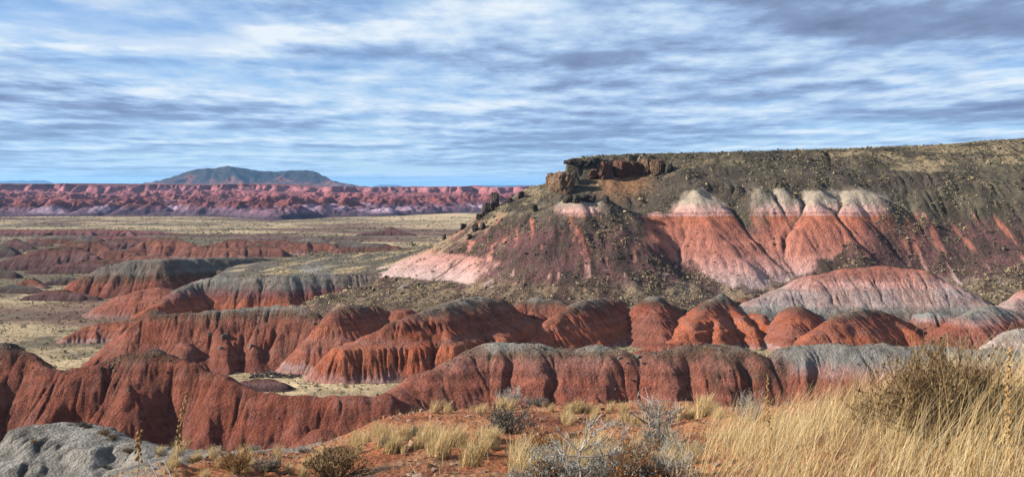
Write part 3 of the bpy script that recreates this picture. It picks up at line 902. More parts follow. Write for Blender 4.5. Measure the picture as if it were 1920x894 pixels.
    bare = sstep(.12, .88, bare + .25 * fbm(X / 1.6, Y / 5, 115, 4, .6))
    # the white and pink hem along the foot
    hem = sstep(-.15, .2, n) * sstep(-32, -30, Z) * (1 - sstep(-28, -26, Z)) * sstep(1150, 1170, u_) * .5
    C = lerp(tal, strata, np.maximum(bare, hem * .6)[..., None])
    # ochre scree below the red cliff
    sc = np.exp(-(((u_ - 1165) / 52.0) ** 2) - ((Z - 1.5) / 6.0) ** 2) * sstep(356, 362, Y)
    C = lerp(C, np.array((.20, .105, .055)) * (1 + .3 * n[..., None]), np.clip(sc * 1.3 - .15 + .2 * n, 0, .95)[..., None])
    # pale grass on the top and in sheets on the shoulder
    gr = sstep(.1, .5, fbm(X / 26, Y / 8, 113, 4) + .55 * sstep(100, 190, X) * sstep(4, 10, Z)) * sstep(2, 6, Z)
    C = lerp(C, STRAW * .8, (gr * .75)[..., None])
    ap = (1 - sstep(-29, -26.5, Z)) * sstep(-.1, .3, n + .1)
    C = lerp(C, STRAW * .62, (ap * .6 * (1 - bare))[..., None])
    lg = (1 - sstep(1000, 1060, u_)) * sstep(360, 372, Y) * sstep(-.1, .3, n)
    C = lerp(C, STRAW * .7, (lg * .7)[..., None])
    o = grid_mesh('mesa', X, Y, Z, M_MESA, np.clip(C, .012, .85), Z > -40.5)
    tag(o, 'dark gravel mesa with white and red banded facets', 'mesa', None, 'structure')
    f = Field(xs[0], ys[0], cell, np.where(Z > -40.5, Z, -999.0))
    f.bare = bare
    f.zf, f.zc, f.name = -34, 15, 'mesa'
    MESA['f'] = f
    MESA['X'], MESA['Y'], MESA['n'], MESA['r'] = X, Y, n, r


build_mesa()


def bench_col(X, Y, Z, C, t, fl):
    n = fbm(X / 14, Y / 9, 121, 5, .6)
    C = lerp(np.broadcast_to(np.array((.085, .076, .064)), C.shape), STRAW * .85, sstep(-.05, .42, n)[..., None])
    u_ = X / Y * F + CU
    v_ = HV - Z / Y * F
    wh = np.exp(-((u_ - 590) / 30.0) ** 2 - ((Z + 31.5) / 2.0) ** 2)
    return lerp(C, LGREY * 1.1, np.clip(wh * 1.3, 0, .9)[..., None])


def build_bench():
    """shrubby shelf between the grey ridge and the mesa's left arm"""
    cell = .8
    xs = np.arange(-110, 30, cell)
    ys = np.arange(330, 520, cell)
    X, Y = np.meshgrid(xs, ys)
    XW = X + 3 * fbm(X / 25, Y / 25, 122, 3)
    YW = Y + 3 * fbm(X / 25, Y / 25, 123, 3)
    ln = np.array([P(480, 494, 436), P(560, 484, 432), (P(640, 477, 430)), P(760, 468, 428), P(850, 459, 424), P(930, 445, 420)])
    h1, d1 = seg_field(XW, YW, ln, .16, 6)
    h1b, _ = seg_field(XW, YW, ln, .42, 6)
    h1 = lerp(h1, h1b, sstep(0, 14, YW - np.interp(XW, ln[:, 0], ln[:, 1])))
    h2, _ = seg_field(XW, YW, np.array([P(560, 512, 372), P(700, 505, 380), P(820, 490, 386)]), .3, 4)
    Z = np.maximum(h1, h2) + .5 * fbm(X / 12, Y / 12, 124, 4)
    Z, flow = erode(Z, cell, int(Z.size * .5), 40, .12, 125, -40)
    C = bench_col(X, Y, Z, np.zeros(Z.shape + (3,)), None, None)
    o = grid_mesh('bench', X, Y, Z, M_MESA, np.clip(C, .02, .8), Z > -41)
    tag(o, 'shrubby straw and grey shelf between the grey ridge and the mesa', 'terrace', None, 'structure')
    f = Field(xs[0], ys[0], cell, np.where(Z > -41, Z, -999.0))
    f.zf, f.zc, f.name = -40, -20, 'bench'
    MESA['bench'] = f


build_bench()

# ------------------------------------------------------------------ the knoll the camera stands on
KN = [  # column, then (distance, height) of: feet, rim, shelf, shelf edge, slope, foot
    (-900, [(1, -1.7), (10, -3.2), (26, -9), (40, -14), (75, -30), (150, -42)]),
    (-200, [(1, -1.7), (12, -3.4), (30, -9.5), (46, -16), (75, -32), (140, -42)]),
    (60, [(1, -1.7), (13, -3.55), (30, -9.6), (44, -15), (70, -32), (130, -42)]),
    (200, [(1, -1.7), (14, -3.75), (32, -8.9), (46, -11.9), (70, -28), (125, -42)]),
    (330, [(1, -1.7), (16, -4.1), (34, -8.7), (50, -11.9), (70, -27), (125, -42)]),
    (450, [(1, -1.7), (20, -4.9), (36, -9.0), (48, -11.5), (68, -27), (122, -42)]),
    (560, [(1, -1.7), (24, -5.75), (35, -8.5), (45, -10.8), (66, -27), (120, -42)]),
    (640, [(1, -1.7), (26, -5.95), (34, -8.4), (42, -11.2), (66, -29), (118, -42)]),
    (720, [(1, -1.7), (28, -5.95), (34, -9.5), (42, -15), (66, -31), (116, -42)]),
    (800, [(1, -1.7), (30, -6.15), (36, -10), (44, -16), (66, -31), (116, -42)]),
    (900, [(1, -1.7), (32, -6.45), (38, -10), (46, -16), (66, -31), (116, -42)]),
    (1020, [(1, -1.7), (34, -6.75), (39, -8.1), (46, -14), (66, -31), (116, -42)]),
    (1120, [(1, -1.7), (33, -6.6), (39, -8.2), (46, -14), (66, -31), (116, -42)]),
    (1250, [(1, -1.7), (31, -6.2), (37, -10), (46, -16), (66, -31), (116, -42)]),
    (1360, [(1, -1.7), (28, -5.6), (35, -9.5), (46, -17), (66, -31), (116, -42)]),
    (1480, [(1, -1.7), (24, -4.8), (32, -9), (44, -17), (66, -32), (116, -42)]),
    (1620, [(1, -1.7), (20, -3.95), (29, -9), (42, -17), (66, -32), (116, -42)]),
    (1780, [(1, -1.7), (18, -3.5), (27, -8.5), (42, -17), (66, -32), (116, -42)]),
    (1950, [(1, -1.7), (16, -3.1), (26, -8.5), (42, -17), (66, -32), (116, -42)]),
    (2800, [(1, -1.7), (16, -3.0), (26, -8.5), (42, -17), (66, -32), (116, -42)]),
]
KU = np.array([k[0] for k in KN], float)
KD = np.array([[p[0] for p in k[1]] for k in KN], float)
KZ = np.array([[p[1] for p in k[1]] for k in KN], float)


def knoll_z(x, y, detail=True):
    x = np.asarray(x, float)
    y = np.maximum(np.asarray(y, float), .3)
    u = np.clip(x / y * F + CU, KU[0], KU[-1])
    kd = np.stack([np.interp(u, KU, KD[:, i]) for i in range(6)])
    kz = np.stack([np.interp(u, KU, KZ[:, i]) for i in range(6)])
    z = np.full(x.shape, -1.7)
    for i in range(5):
        t = np.clip((y - kd[i]) / (kd[i + 1] - kd[i]), 0, 1)
        z = np.where(y >= kd[i], lerp(kz[i], kz[i + 1], t), z)
    z = np.where(y > kd[5], -42.5, z)
    if detail:
        z = z + (.22 * fbm(x / 4, y / 4, 131, 4) + .12 * billow(x / .55, y / .55, 132, 4)) * sstep(2, 9, y)
        z = z + .9 * fbm(x / 14, y / 14, 133, 3) * sstep(34, 60, y)
    return z


def build_knoll():
    us = np.concatenate([np.linspace(-4200, -340, 60), np.linspace(-300, 2220, 560), np.linspace(2260, 6200, 60)])
    ds = np.concatenate([np.linspace(.4, 8, 24), np.geomspace(8.2, 130, 330)])
    U, D = np.meshgrid(us, ds)
    X = (U - CU) / F * D
    Y = D.copy()
    Z = knoll_z(X, Y)
    uc = np.clip(U, KU[0], KU[-1])
    rim = np.interp(uc, KU, KD[:, 1])
    n = fbm(X / 2.2, Y / 2.2, 135, 5, .6)
    soil = lerp(np.array((.23, .084, .037)), np.array((.29, .138, .070)), sstep(-.3, .4, n)[..., None])
    soil = lerp(soil, np.array((.135, .048, .026)), sstep(.0, .5, fbm(X / 5, Y / 5, 137, 3))[..., None])
    grey = lerp(LGREY * .5, LGREY * .95, sstep(-.4, .4, fbm(X / 3, Y / 6, 136, 4))[..., None])
    g = sstep(-.6, 2.2, Y - rim + 2.5 * n)
    gsel = np.where(U < 640, 1.0, np.where((U > 960) & (U < 1180), .8, .25)) * g
    C = lerp(soil, grey, gsel[..., None])
    C = lerp(C, STRAW * .7, (sstep(.15, .5, fbm(X / 3.1, Y / 3.1, 138, 4)) * .5)[..., None])
    o = grid_mesh('knoll', X, Y, Z, M_SOIL, np.clip(C, .02, .8))
    tag(o, 'orange soil knoll with grey shelf at the edge of the valley', 'ground', None, 'structure')


build_knoll()


def build_grey_mound():
    cell = .13
    ln = np.array([P(-130, 862, 60), P(-40, 850, 61), P(20, 826, 62), P(60, 803, 62.5), P(95, 796, 63), P(150, 797, 63), P(185, 805, 62), P(235, 828, 60), P(290, 836, 58)])
    sp = [np.array([P(20, 826, 62), P(-20, 880, 57), P(-60, 960, 53)]), np.array([P(60, 803, 62.5), P(50, 860, 58), P(30, 940, 54)]),
          np.array([P(110, 796, 63), P(115, 850, 58.5), P(110, 940, 54)]), np.array([P(165, 800, 62.5), P(175, 840, 58.5), P(180, 900, 55)])]
    xs = np.arange(-38, -16, cell)
    ys = np.arange(47, 74, cell)
    X, Y = np.meshgrid(xs, ys)
    XW = X + .5 * fbm(X / 2.5, Y / 2.5, 141, 3)
    YW = Y + .5 * fbm(X / 2.5, Y / 2.5, 142, 3)
    H = np.stack([seg_field(XW, YW, ln, .85, 1.2)[0]] + [seg_field(XW, YW, s_, .88, 1.4)[0] for s_ in sp])
    mx = H.max(0)
    Z = mx + np.log(np.exp(np.clip((H - mx) * 4, -30, 0)).sum(0)) / 4 - .1
    # a little cliff of harder rock under the top
    top = ln[:, 2].max()
    dz = top - Z
    Z = top - np.interp(dz, [-2, 0, .5, .75, 1.7, 2.2, 12], [-2, 0, .25, .9, 1.9, 2.2, 12])
    Z += .10 * fbm(X / .8, Y / .8, 143, 4) - (.42 * (1 - sstep(0, .3, np.abs(perlin((X + .35 * Y) / .8, (Y - .3 * X) / 6, 148)))) + .2 * (1 - sstep(0, .3, np.abs(perlin((X + .3 * Y) / .33, (Y - .3 * X) / 3, 149))))) * sstep(1.0, 2.4, top - Z)
    Z, flow = erode(Z, cell, int(Z.size * .8), 50, .10, 144, -22)
    fl = np.log1p(flow)
    fl /= np.percentile(fl, 99.5)
    n = fbm(X / 1.3, Y / 1.3, 145, 5, .6)
    C = lerp(LGREY * .62, LGREY * 1.08, sstep(-.35, .35, n + .25 * perlin(Z * 2.2, X / 8, 146))[..., None])
    C = lerp(C, np.array((.10, .093, .085)), sstep(.05, .45, fbm(X / 2.6 + Y / 4, Y / 9, 147, 4))[..., None])
    sk = np.abs(perlin((X + .35 * Y) / .45, (Y - .3 * X) / 4, 150)) + .12 * n
    C = lerp(C, np.array((.075, .07, .064)), ((1 - sstep(.02, .12, sk)) * .7 * sstep(.8, 2, top - Z))[..., None])
    C *= (1 - .6 * np.clip(fl - .35, 0, 1))[..., None]
    o = grid_mesh('grey_mound', X, Y, Z, M_MOUND, np.clip(C, .03, .8), Z > -24)
    tag(o, 'pale grey rilled clay mound with a crumbling ledge', 'mound', None, 'structure')
    f = Field(xs[0], ys[0], cell, np.where(Z > -24, Z, -999.0))
    MESA['mound'] = f


build_grey_mound()

# ------------------------------------------------------------------ the air
def build_haze():
    x0, x1, y0, y1, z0, z1 = -34000, 34000, -800, 62000, -46, 260
    V = [(x, y, z) for z in (z0, z1) for y in (y0, y1) for x in (x0, x1)]
    Fc = [(0, 2, 3, 1), (4, 5, 7, 6), (0, 1, 5, 4), (2, 6, 7, 3), (0, 4, 6, 2), (1, 3, 7, 5)]
    m = bpy.data.materials.new('air')
    m.use_nodes = True
    N = NT(m.node_tree)
    out = N.n('ShaderNodeOutputMaterial')
    pv = N.n('ShaderNodeVolumePrincipled')
    pv.inputs['Color'].default_value = (.25, .55, 1.0, 1)
    pv.inputs['Density'].default_value = 3.1e-5
    pv.inputs['Anisotropy'].default_value = 0.1
    N.l(pv.outputs[0], out.inputs['Volume'])
    o = mesh_from('haze', V, Fc, m, False)
    tag(o, 'thin blue air over the valley', 'haze', None, 'stuff')


build_haze()
# ==END STRUCTURE==

# ------------------------------------------------------------------ where things stand
ALLF = HILLS + [MESA['f'], MESA['bench'], MESA['mound']]


def top_z(x, y, skip=None):
    z = np.maximum(floor_z(x, y), np.where(np.asarray(y) < 125, knoll_z(x, y), -999))
    for f in ALLF:
        if f is not skip:
            z = np.maximum(z, f.at(x, y))
    return z


def hit(u, v, d0=250.0, d1=470.0, step=.25, zfun=None):
    """where the line of sight through a photo pixel meets the land"""
    d = np.arange(d0, d1, step)
    x = (u - CU) / F * d
    zr = (HV - v) / F * d
    zt = (zfun or top_z)(x, d)
    k = np.argmax(zt >= zr)
    if not (zt >= zr).any():
        k = len(d) - 1
    return np.array((x[k], d[k], zt[k]))


def knoll_hit(u, v):
    return hit(u, v, 6.0, 56.0, .04, knoll_z)


# ------------------------------------------------------------------ plain materials for plants and stones
def plain_mat(name, base, var=.25, rough=.85, scale=8.0, attr=False, translucent=0.0, bump=0.0):
    m = bpy.data.materials.new(name)
    m.use_nodes = True
    N = NT(m.node_tree)
    out = N.n('ShaderNodeOutputMaterial')
    bs = N.n('ShaderNodeBsdfPrincipled')
    bs.inputs['Roughness'].default_value = rough
    bs.inputs['Specular IOR Level'].default_value = 0.15
    geo = N.n('ShaderNodeNewGeometry')
    nz = N.noise(geo.outputs['Position'], scale, 5, .65)
    mul = N.ramp(nz, [(.3, 1 - var), (.7, 1 + var)])
    if attr:
        at = N.n('ShaderNodeAttribute', attribute_name='col')
        src = at.outputs['Color']
    else:
        rgb = N.n('ShaderNodeRGB')
        rgb.outputs[0].default_value = (*base, 1)
        src = rgb.outputs[0]
    c = N.mix(1.0, src, mul, 'MULTIPLY')
    N.l(c, bs.inputs['Base Color'])
    if bump:
        bp = N.n('ShaderNodeBump')
        bp.inputs['Distance'].default_value = bump
        N.l(N.noise(geo.outputs['Position'], scale * .6, 8, .75), bp.inputs['Height'])
        N.l(bp.outputs[0], bs.inputs['Normal'])
    if translucent:
        tr = N.n('ShaderNodeBsdfTranslucent')
        N.l(c, tr.inputs[0])
        mx = N.n('ShaderNodeMixShader')
        mx.inputs[0].default_value = translucent
        N.l(bs.outputs[0], mx.inputs[1])
        N.l(tr.outputs[0], mx.inputs[2])
        N.l(mx.outputs[0], out.inputs[0])
    else:
        N.l(bs.outputs[0], out.inputs[0])
    return m


M_SCRUB = plain_mat('scrub_leaf', (0, 0, 0), .3, .9, 2.0, attr=True)
M_RUBBLE = plain_mat('dark_stone', (0, 0, 0), .35, .9, 2.0, attr=True)
M_GRASS = plain_mat('dry_grass', (0, 0, 0), .15, .7, 5.0, attr=True, translucent=.3)
M_TWIG = plain_mat('dry_twig', (0, 0, 0), .2, .8, 20.0, attr=True)

# ------------------------------------------------------------------ boulders
M_ROCK = {
    'tan': plain_mat('tan_rock', (.105, .066, .042), .45, .9, .8, bump=.5),
    'red': plain_mat('rust_rock', (.085, .043, .030), .5, .9, .8, bump=.5),
    'dark': plain_mat('dark_rock', (.036, .030, .025), .45, .9, .9, bump=.5),
    'grey': plain_mat('grey_rock', (.115, .105, .092), .4, .9, 1.2, bump=.3),
}


def rock_mesh(seed, sx, sy, sz, blocky=.55):
    import bmesh
    rs = np.random.RandomState(seed)
    bm = bmesh.new()
    bmesh.ops.create_icosphere(bm, subdivisions=4, radius=1.0)
    V = np.array([v.co[:] for v in bm.verts])
    V = V / ((np.abs(V) ** 3.4).sum(1) ** (1 / 3.4))[:, None]
    # cut by random planes for facets, then roughen
    for i in range(8):
        n = rs.normal(0, 1, 3)
        n[2] *= .35
        n /= np.linalg.norm(n)
        c = rs.uniform(.55, .9)
        dd = V @ n - c
        V -= np.where(dd > 0, dd, 0)[:, None] * n * .92
    a = fbm(V[:, 0] * 2.2 + V[:, 2] * 1.7, V[:, 1] * 2.2 - V[:, 2] * 1.3, seed, 4, .6)
    crack = np.abs(perlin(V[:, 0] * 1.8 + 3 * seed, V[:, 2] * .5 + V[:, 1] * 1.5, seed + 5))
    V *= (1 + .16 * a - .16 * (1 - sstep(0, .10, crack)))[:, None]
    V *= np.array((sx, sy, sz))
    for v, p in zip(bm.verts, V):
        v.co = p
    me = bpy.data.meshes.new('boulder')
    bm.to_mesh(me)
    bm.free()
    return me


def boulder(u, v, w, h, kind, label, group=None, seed=0, name='boulder', d0=320):
    p = hit(u, v, d0)
    k = p[1] / F
    me = rock_mesh(seed, w * k * .62, w * k * .58, h * k * .66)
    me.materials.append(M_ROCK[kind])
    o = bpy.data.objects.new(name, me)
    o.location = (p[0], p[1] + w * k * .15, p[2] + h * k * (.42 if name != 'stone' else .12))
    o.rotation_euler = (0, 0, seed * 1.3)
    COL.objects.link(o)
    tag(o, label, 'boulder', group)
    return o


bl = [
    (1053, 362, 36, 36, 'tan', 'big tan boulder leaning out of the mesa nose', None),
    (1033, 349, 24, 22, 'tan', 'upright tan block beside the big tan boulder', None),
    (1020, 338, 16, 22, 'grey', 'narrow grey block at the very tip of the mesa nose', None),
    (1075, 345, 22, 22, 'dark', 'dark block on the shaded side of the big tan boulder', None),
    (1137, 334, 30, 27, 'red', 'rust red cliff block at the west end of the cliff row', None),
    (1163, 333, 27, 31, 'red', 'tallest rust red cliff block in the cliff row', None),
    (1188, 329, 26, 24, 'red', 'rust red cliff block next to the dark cleft', None),
    (1212, 324, 26, 24, 'tan', 'brown cliff block east of the dark cleft', None),
    (1234, 327, 24, 25, 'tan', 'tawny cliff block at the east end of the cliff row', None),
    (1254, 323, 18, 15, 'dark', 'dark stump of rock just past the tawny cliff block', None),
    (1113, 336, 20, 17, 'red', 'smaller rust block below the cliff row', None),
]
for i, b in enumerate(bl):
    boulder(*b, seed=200 + i)
for i, (u, v, w, h) in enumerate([(1066, 380, 16, 13), (1081, 379, 17, 13), (1096, 378, 17, 12), (1111, 378, 16, 12), (1135, 378, 12, 10)]):
    boulder(u, v, w, h, 'dark', 'dark capstone block on the pale knob of the mesa arm', 'capstones of the pale knob', 230 + i, 'capstone')
for i in range(11):
    boulder(1064 + i * 7.2 + (i * 37 % 5) - 2, 309 + (i * 53 % 7), 10 + (i * 29 % 6), 7 + (i * 17 % 4), 'dark', 'dark joint block in the caprock ledge of the mesa nose', 'caprock blocks', 280 + i, 'caprock_block')
for i, (u, v, w, h) in enumerate([(912, 402, 16, 20), (929, 390, 18, 26), (922, 396, 12, 16), (898, 412, 10, 10), (868, 430, 11, 10), (892, 433, 11, 13), (906, 430, 10, 12), (1003, 396, 10, 11),
                                  (833, 449, 8, 9), (880, 449, 8, 9), (735, 456, 18, 12), (957, 380, 9, 9), (978, 372, 10, 12)]):
    boulder(u, v, w, h, 'dark', 'dark boulder lying on the west slope of the mesa', 'boulders on the west slope', 240 + i)
for i, (u, v, w, h) in enumerate([(421, 634, 11, 9), (470, 652, 9, 8), (393, 628, 9, 6), (413, 655, 7, 5)]):
    boulder(u, v, w, h, 'grey', 'grey stone stuck on the face of the flat-topped red hill', 'stones on the red face', 260 + i, 'stone', 225)

# ------------------------------------------------------------------ small scrub and rubble, too many to count
def scatter_cards(name, label, cat, P3, size, cols, ntri, mat, seed, up=.6):
    """each point becomes a little heap of leaf-like triangles"""
    rs = np.random.RandomState(seed)
    n = len(P3)
    c = P3[:, None, :] + rs.normal(0, 1, (n, ntri, 3)) * (size[:, None, None] * np.array((.33, .33, .20)))
    c[..., 2] = np.maximum(c[..., 2], P3[:, None, 2]) + size[:, None] * .22
    e = rs.normal(0, 1, (n, ntri, 3, 3)) * (size[:, None, None, None] * .27)
    V = (c[:, :, None, :] + e).reshape(-1, 3)
    Fc = np.arange(len(V)).reshape(-1, 3)
    C = np.repeat(cols, ntri * 3, 0) * rs.uniform(.75, 1.25, (len(V), 1))
    o = mesh_from(name, V, Fc, mat, False, C)
    tag(o, label, cat, None, 'stuff')
    return o


def scatter_rocks(name, label, P3, size, cols, seed):
    rs = np.random.RandomState(seed)
    cube = np.array([(x, y, z) for z in (-.5, .5) for y in (-.5, .5) for x in (-.5, .5)])
    fq = np.array([(0, 2, 3, 1), (4, 5, 7, 6), (0, 1, 5, 4), (2, 6, 7, 3), (0, 4, 6, 2), (1, 3, 7, 5)])
    n = len(P3)
    b = cube[None] * rs.uniform(.5, 1.3, (n, 1, 3)) + rs.normal(0, .14, (n, 8, 3))
    a = rs.rand(n) * 6.28
    ca, sa = np.cos(a)[:, None], np.sin(a)[:, None]
    q = np.stack([b[..., 0] * ca - b[..., 1] * sa, b[..., 0] * sa + b[..., 1] * ca, b[..., 2] * .75], -1)
    V = (P3[:, None] + q * size[:, None, None] + np.array((0, 0, .15)) * size[:, None, None]).reshape(-1, 3)
    Fc = (fq[None] + (np.arange(n) * 8)[:, None, None]).reshape(-1, 4)
    C = np.repeat(cols, 8, 0)
    o = mesh_from(name, V, Fc, M_RUBBLE, False, C)
    tag(o, label, 'rubble', None, 'stuff')
    return o


SCRUB_C = np.array([(.22, .175, .095), (.185, .16, .085), (.11, .098, .062), (.055, .048, .033), (.27, .225, .135), (.09, .094, .042)])


def pick(rs, n, w):
    return SCRUB_C[rs.choice(len(SCRUB_C), n, p=np.array(w) / sum(w))]


def vegetate_mesa():
    rs = np.random.RandomState(5)
    f = MESA['f']
    n = 90000
    x = rs.uniform(-70, 215, n)
    y = rs.uniform(292, 440, n)
    z = f.at(x, y)
    ix = ((x - f.x0) / f.c).astype(int)
    iy = ((y - f.y0) / f.c).astype(int)
    bare = f.bare[iy, ix]
    nn = fbm(x / 16, y / 16, 151, 4)
    u = x / y * F + CU
    dens = .10 + 1.0 * sstep(.0, .3, nn + .35 * fbm(x / 5, y / 5, 153, 3)) + .5 * sstep(5, 10, z) + .35 * (1 - sstep(-27, -22, z))
    dens *= 1 - .97 * sstep(.25, .6, bare)
    dens *= 1 - .85 * np.exp(-(((u - 1165) / 50.0) ** 2) - ((z - 1.5) / 6.0) ** 2)
    ok = (rs.rand(n) < dens * 1.15) & (z > -45) & (z >= top_z(x, y, f) - .1)
    ok &= y < 404 + .12 * x
    x, y, z, u, nn = x[ok], y[ok], z[ok], u[ok], nn[ok]
    c = pick(rs, len(x), [4, 2.5, 2.4, 2.0, 3.4, .5]) * np.array((1.16, 1.13, 1.2))
    hi = (z > 3) & (rs.rand(len(x)) < .5)
    c[hi] = SCRUB_C[rs.choice([2, 3, 5], hi.sum())]
    sz = np.clip(rs.lognormal(-1.08, .45, len(x)), .12, 1.2)
    scatter_cards('mesa_scrub', 'pale bushes and dark brush dotting the mesa slopes', 'scrub', np.stack([x, y, z], -1), sz, c, 9, M_SCRUB, 6)
    # dark rubble
    n = 22000
    x = rs.uniform(-60, 205, n)
    y = rs.uniform(300, 415, n)
    z = f.at(x, y)
    ix = ((x - f.x0) / f.c).astype(int)
    iy = ((y - f.y0) / f.c).astype(int)
    bare = f.bare[iy, ix]
    d = (.10 + .55 * sstep(.0, .4, fbm(x / 12, y / 12, 152, 4)) + .6 * sstep(8, 10, z) * (x < 60)) * (1 - .88 * sstep(.3, .7, bare))
    ok = (rs.rand(n) < d) & (z > -45) & (z >= top_z(x, y, f) - .1)
    x, y, z = x[ok], y[ok], z[ok]
    sz = rs.gamma(1.6, .14, len(x)) + .12
    c = np.array((.055, .045, .036)) * rs.uniform(.5, 1.9, (len(x), 1))
    scatter_rocks('mesa_rubble', 'dark loose rubble strewn over the mesa', np.stack([x, y, z], -1), sz, c, 7)


vegetate_mesa()


def vegetate_rest():
    rs = np.random.RandomState(9)
    # shelf between ridge and mesa
    f = MESA['bench']
    n = 9000
    x = rs.uniform(-100, 10, n)
    y = rs.uniform(355, 440, n)
    z = f.at(x, y)
    ok = (z > -45) & (z >= top_z(x, y, f) - .1) & (rs.rand(n) < .4 + .6 * sstep(-.2, .3, fbm(x / 9, y / 9, 161, 3)))
    x, y, z = x[ok], y[ok], z[ok]
    scatter_cards('bench_scrub', 'yellowish scrub covering the shelf below the mesa arm', 'scrub', np.stack([x, y, z], -1), rs.uniform(.25, .6, len(x)), pick(rs, len(x), [4, 2, 2, 1, 2, .3]), 8, M_SCRUB, 10)
    # valley flats
    n = 26000
    d = np.exp(rs.uniform(np.log(200), np.log(760), n))
    u = rs.uniform(-60, 1950, n)
    x = (u - CU) / F * d
    z = floor_z(x, d)
    nn = fbm(x / 20, d / 20, 162, 4)
    ok = (rs.rand(n) < .35 + .9 * sstep(-.15, .25, nn)) & (z >= top_z(x, d) - .05)
    x, y, z = x[ok], d[ok], z[ok]
    scatter_cards('valley_scrub', 'low straw and grey scrub on the valley floor', 'scrub', np.stack([x, y, z], -1), rs.uniform(.28, .7, len(x)) * (.6 + y / 500), pick(rs, len(x), [4, 2.5, 2, 2.0, 2.5, .3]), 8, M_SCRUB, 11)
    n = 15000
    d = np.exp(rs.uniform(np.log(640), np.log(1480), n))
    u = rs.uniform(-60, 960, n)
    x = (u - CU) / F * d
    z = floor_z(x, d)
    nn = fbm(x / 60, d / 45, 164, 4)
    ok = (rs.rand(n) < .2 + .9 * sstep(-.05, .25, nn)) & (z >= top_z(x, d) - .05)
    x, y, z = x[ok], d[ok], z[ok]
    scatter_cards('far_scrub', 'dark and pale brush patches far out on the valley plain', 'scrub', np.stack([x, y, z], -1), rs.uniform(.7, 1.7, len(x)), pick(rs, len(x), [2, 2, 3, 4, 1.5, .3]) * .85, 6, M_SCRUB, 15)
    # caps: crumbling gravel and a few bushes along the crests
    RX, RS, RC, BX, BS, BC = [], [], [], [], [], []
    for f in HILLS:
        hh = f.zc - f.zf
        if hh < 4 or f.crest[:, 1].min() > 430:
            continue
        cl = f.crest
        L = np.linalg.norm(np.diff(cl[:, :2], axis=0), axis=1).sum()
        m = int(L * (5.5 if f.name not in ('orange_hill', 'red_dome', 'pale_hill') else 1.2))
        k = rs.randint(0, len(cl) - 1, m)
        t = rs.rand(m)
        q = cl[k] * (1 - t[:, None]) + cl[k + 1] * t[:, None]
        x = q[:, 0] + rs.normal(0, 1.6, m)
        y = q[:, 1] + rs.normal(0, 1.8, m)
        z = f.at(x, y)
        ok = (z > f.zc - hh * .32) & (z >= top_z(x, y, f) - .1) & (fbm(x / 5, y / 5, 163, 3) > -.12)
        RX.append(np.stack([x, y, z], -1)[ok])
        # stray stones rolled down the faces
        m2 = int(L * .7)
        k = rs.randint(0, len(cl) - 1, m2)
        x = cl[k, 0] + rs.normal(0, 5, m2)
        y = cl[k, 1] - np.abs(rs.normal(0, 8, m2))
        z = f.at(x, y)
        ok2 = (z > f.zf + .2) & (z >= top_z(x, y, f) - .1)
        RX.append(np.stack([x, y, z], -1)[ok2])
        bsel = np.where(ok)[0]
        bsel = bsel[rs.rand(len(bsel)) < .22]
        BX.append(np.stack([q[bsel, 0] + rs.normal(0, 1.5, len(bsel)), q[bsel, 1] + rs.normal(0, 1.5, len(bsel)), np.zeros(len(bsel))], -1))
        BX[-1][:, 2] = f.at(BX[-1][:, 0], BX[-1][:, 1])
    Pp = np.concatenate(RX)
    sz = rs.gamma(1.5, .07, len(Pp)) + .05
    scatter_rocks('crest_rubble', 'dark stones crumbling along the hill crests', Pp, sz, np.array((.075, .066, .056)) * rs.uniform(.5, 1.7, (len(Pp), 1)), 12)
    Bp = np.concatenate(BX)
    Bp = Bp[Bp[:, 2] > -60]
    scatter_cards('crest_scrub', 'small bushes growing along the hill crests', 'scrub', Bp, rs.uniform(.18, .45, len(Bp)), pick(rs, len(Bp), [3, 2, 2, 1, 2, .3]), 8, M_SCRUB, 13)
    # black cobbles in the wash between the red hill and the orange hill
    n = 2600
    u = rs.uniform(470, 640, n)
    v = rs.uniform(660, 708, n)
    d = 40.3 * F / (v - HV)
    x = (u - CU) / F * d
    keep = (np.abs((v - 706) - (u - 480) * -.22) < 16)
    z = floor_z(x, d)
    keep &= z >= top_z(x, d) - .3
    Pp = np.stack([x, d, z], -1)[keep]
    scatter_rocks('wash_cobbles', 'black cobbles filling the wash beside the orange hill', Pp, rs.uniform(.2, .55, len(Pp)), np.array((.045, .038, .034)) * rs.uniform(.6, 1.8, (len(Pp), 1)), 14)


vegetate_rest()

# ------------------------------------------------------------------ plants of the knoll
def tubes(paths, radii, cols, sides=3):
    """paths (n,k,3), radii (n,k) -> verts, quads, colours"""
    n, k, _ = paths.shape
    T = np.gradient(paths, axis=1)
    T /= np.linalg.norm(T, axis=2, keepdims=True) + 1e-9
    ref = np.where(np.abs(T[..., 2:3]) > .9, np.array((1.0, 0, 0)), np.array((0, 0, 1.0)))
    A = np.cross(T, ref)
    A /= np.linalg.norm(A, axis=2, keepdims=True) + 1e-9
    B = np.cross(T, A)
    ang = np.arange(sides) * 2 * np.pi / sides
    V = paths[:, :, None] + radii[:, :, None, None] * (A[:, :, None] * np.cos(ang)[None, None, :, None] + B[:, :, None] * np.sin(ang)[None, None, :, None])
    idx = np.arange(n * k * sides).reshape(n, k, sides)
    a = idx[:, :-1]
    b = idx[:, 1:]
    q = np.stack([a, np.roll(a, -1, 2), np.roll(b, -1, 2), b], -1).reshape(-1, 4)
    C = np.repeat(cols, k * sides, 0)
    return V.reshape(-1, 3), q, C


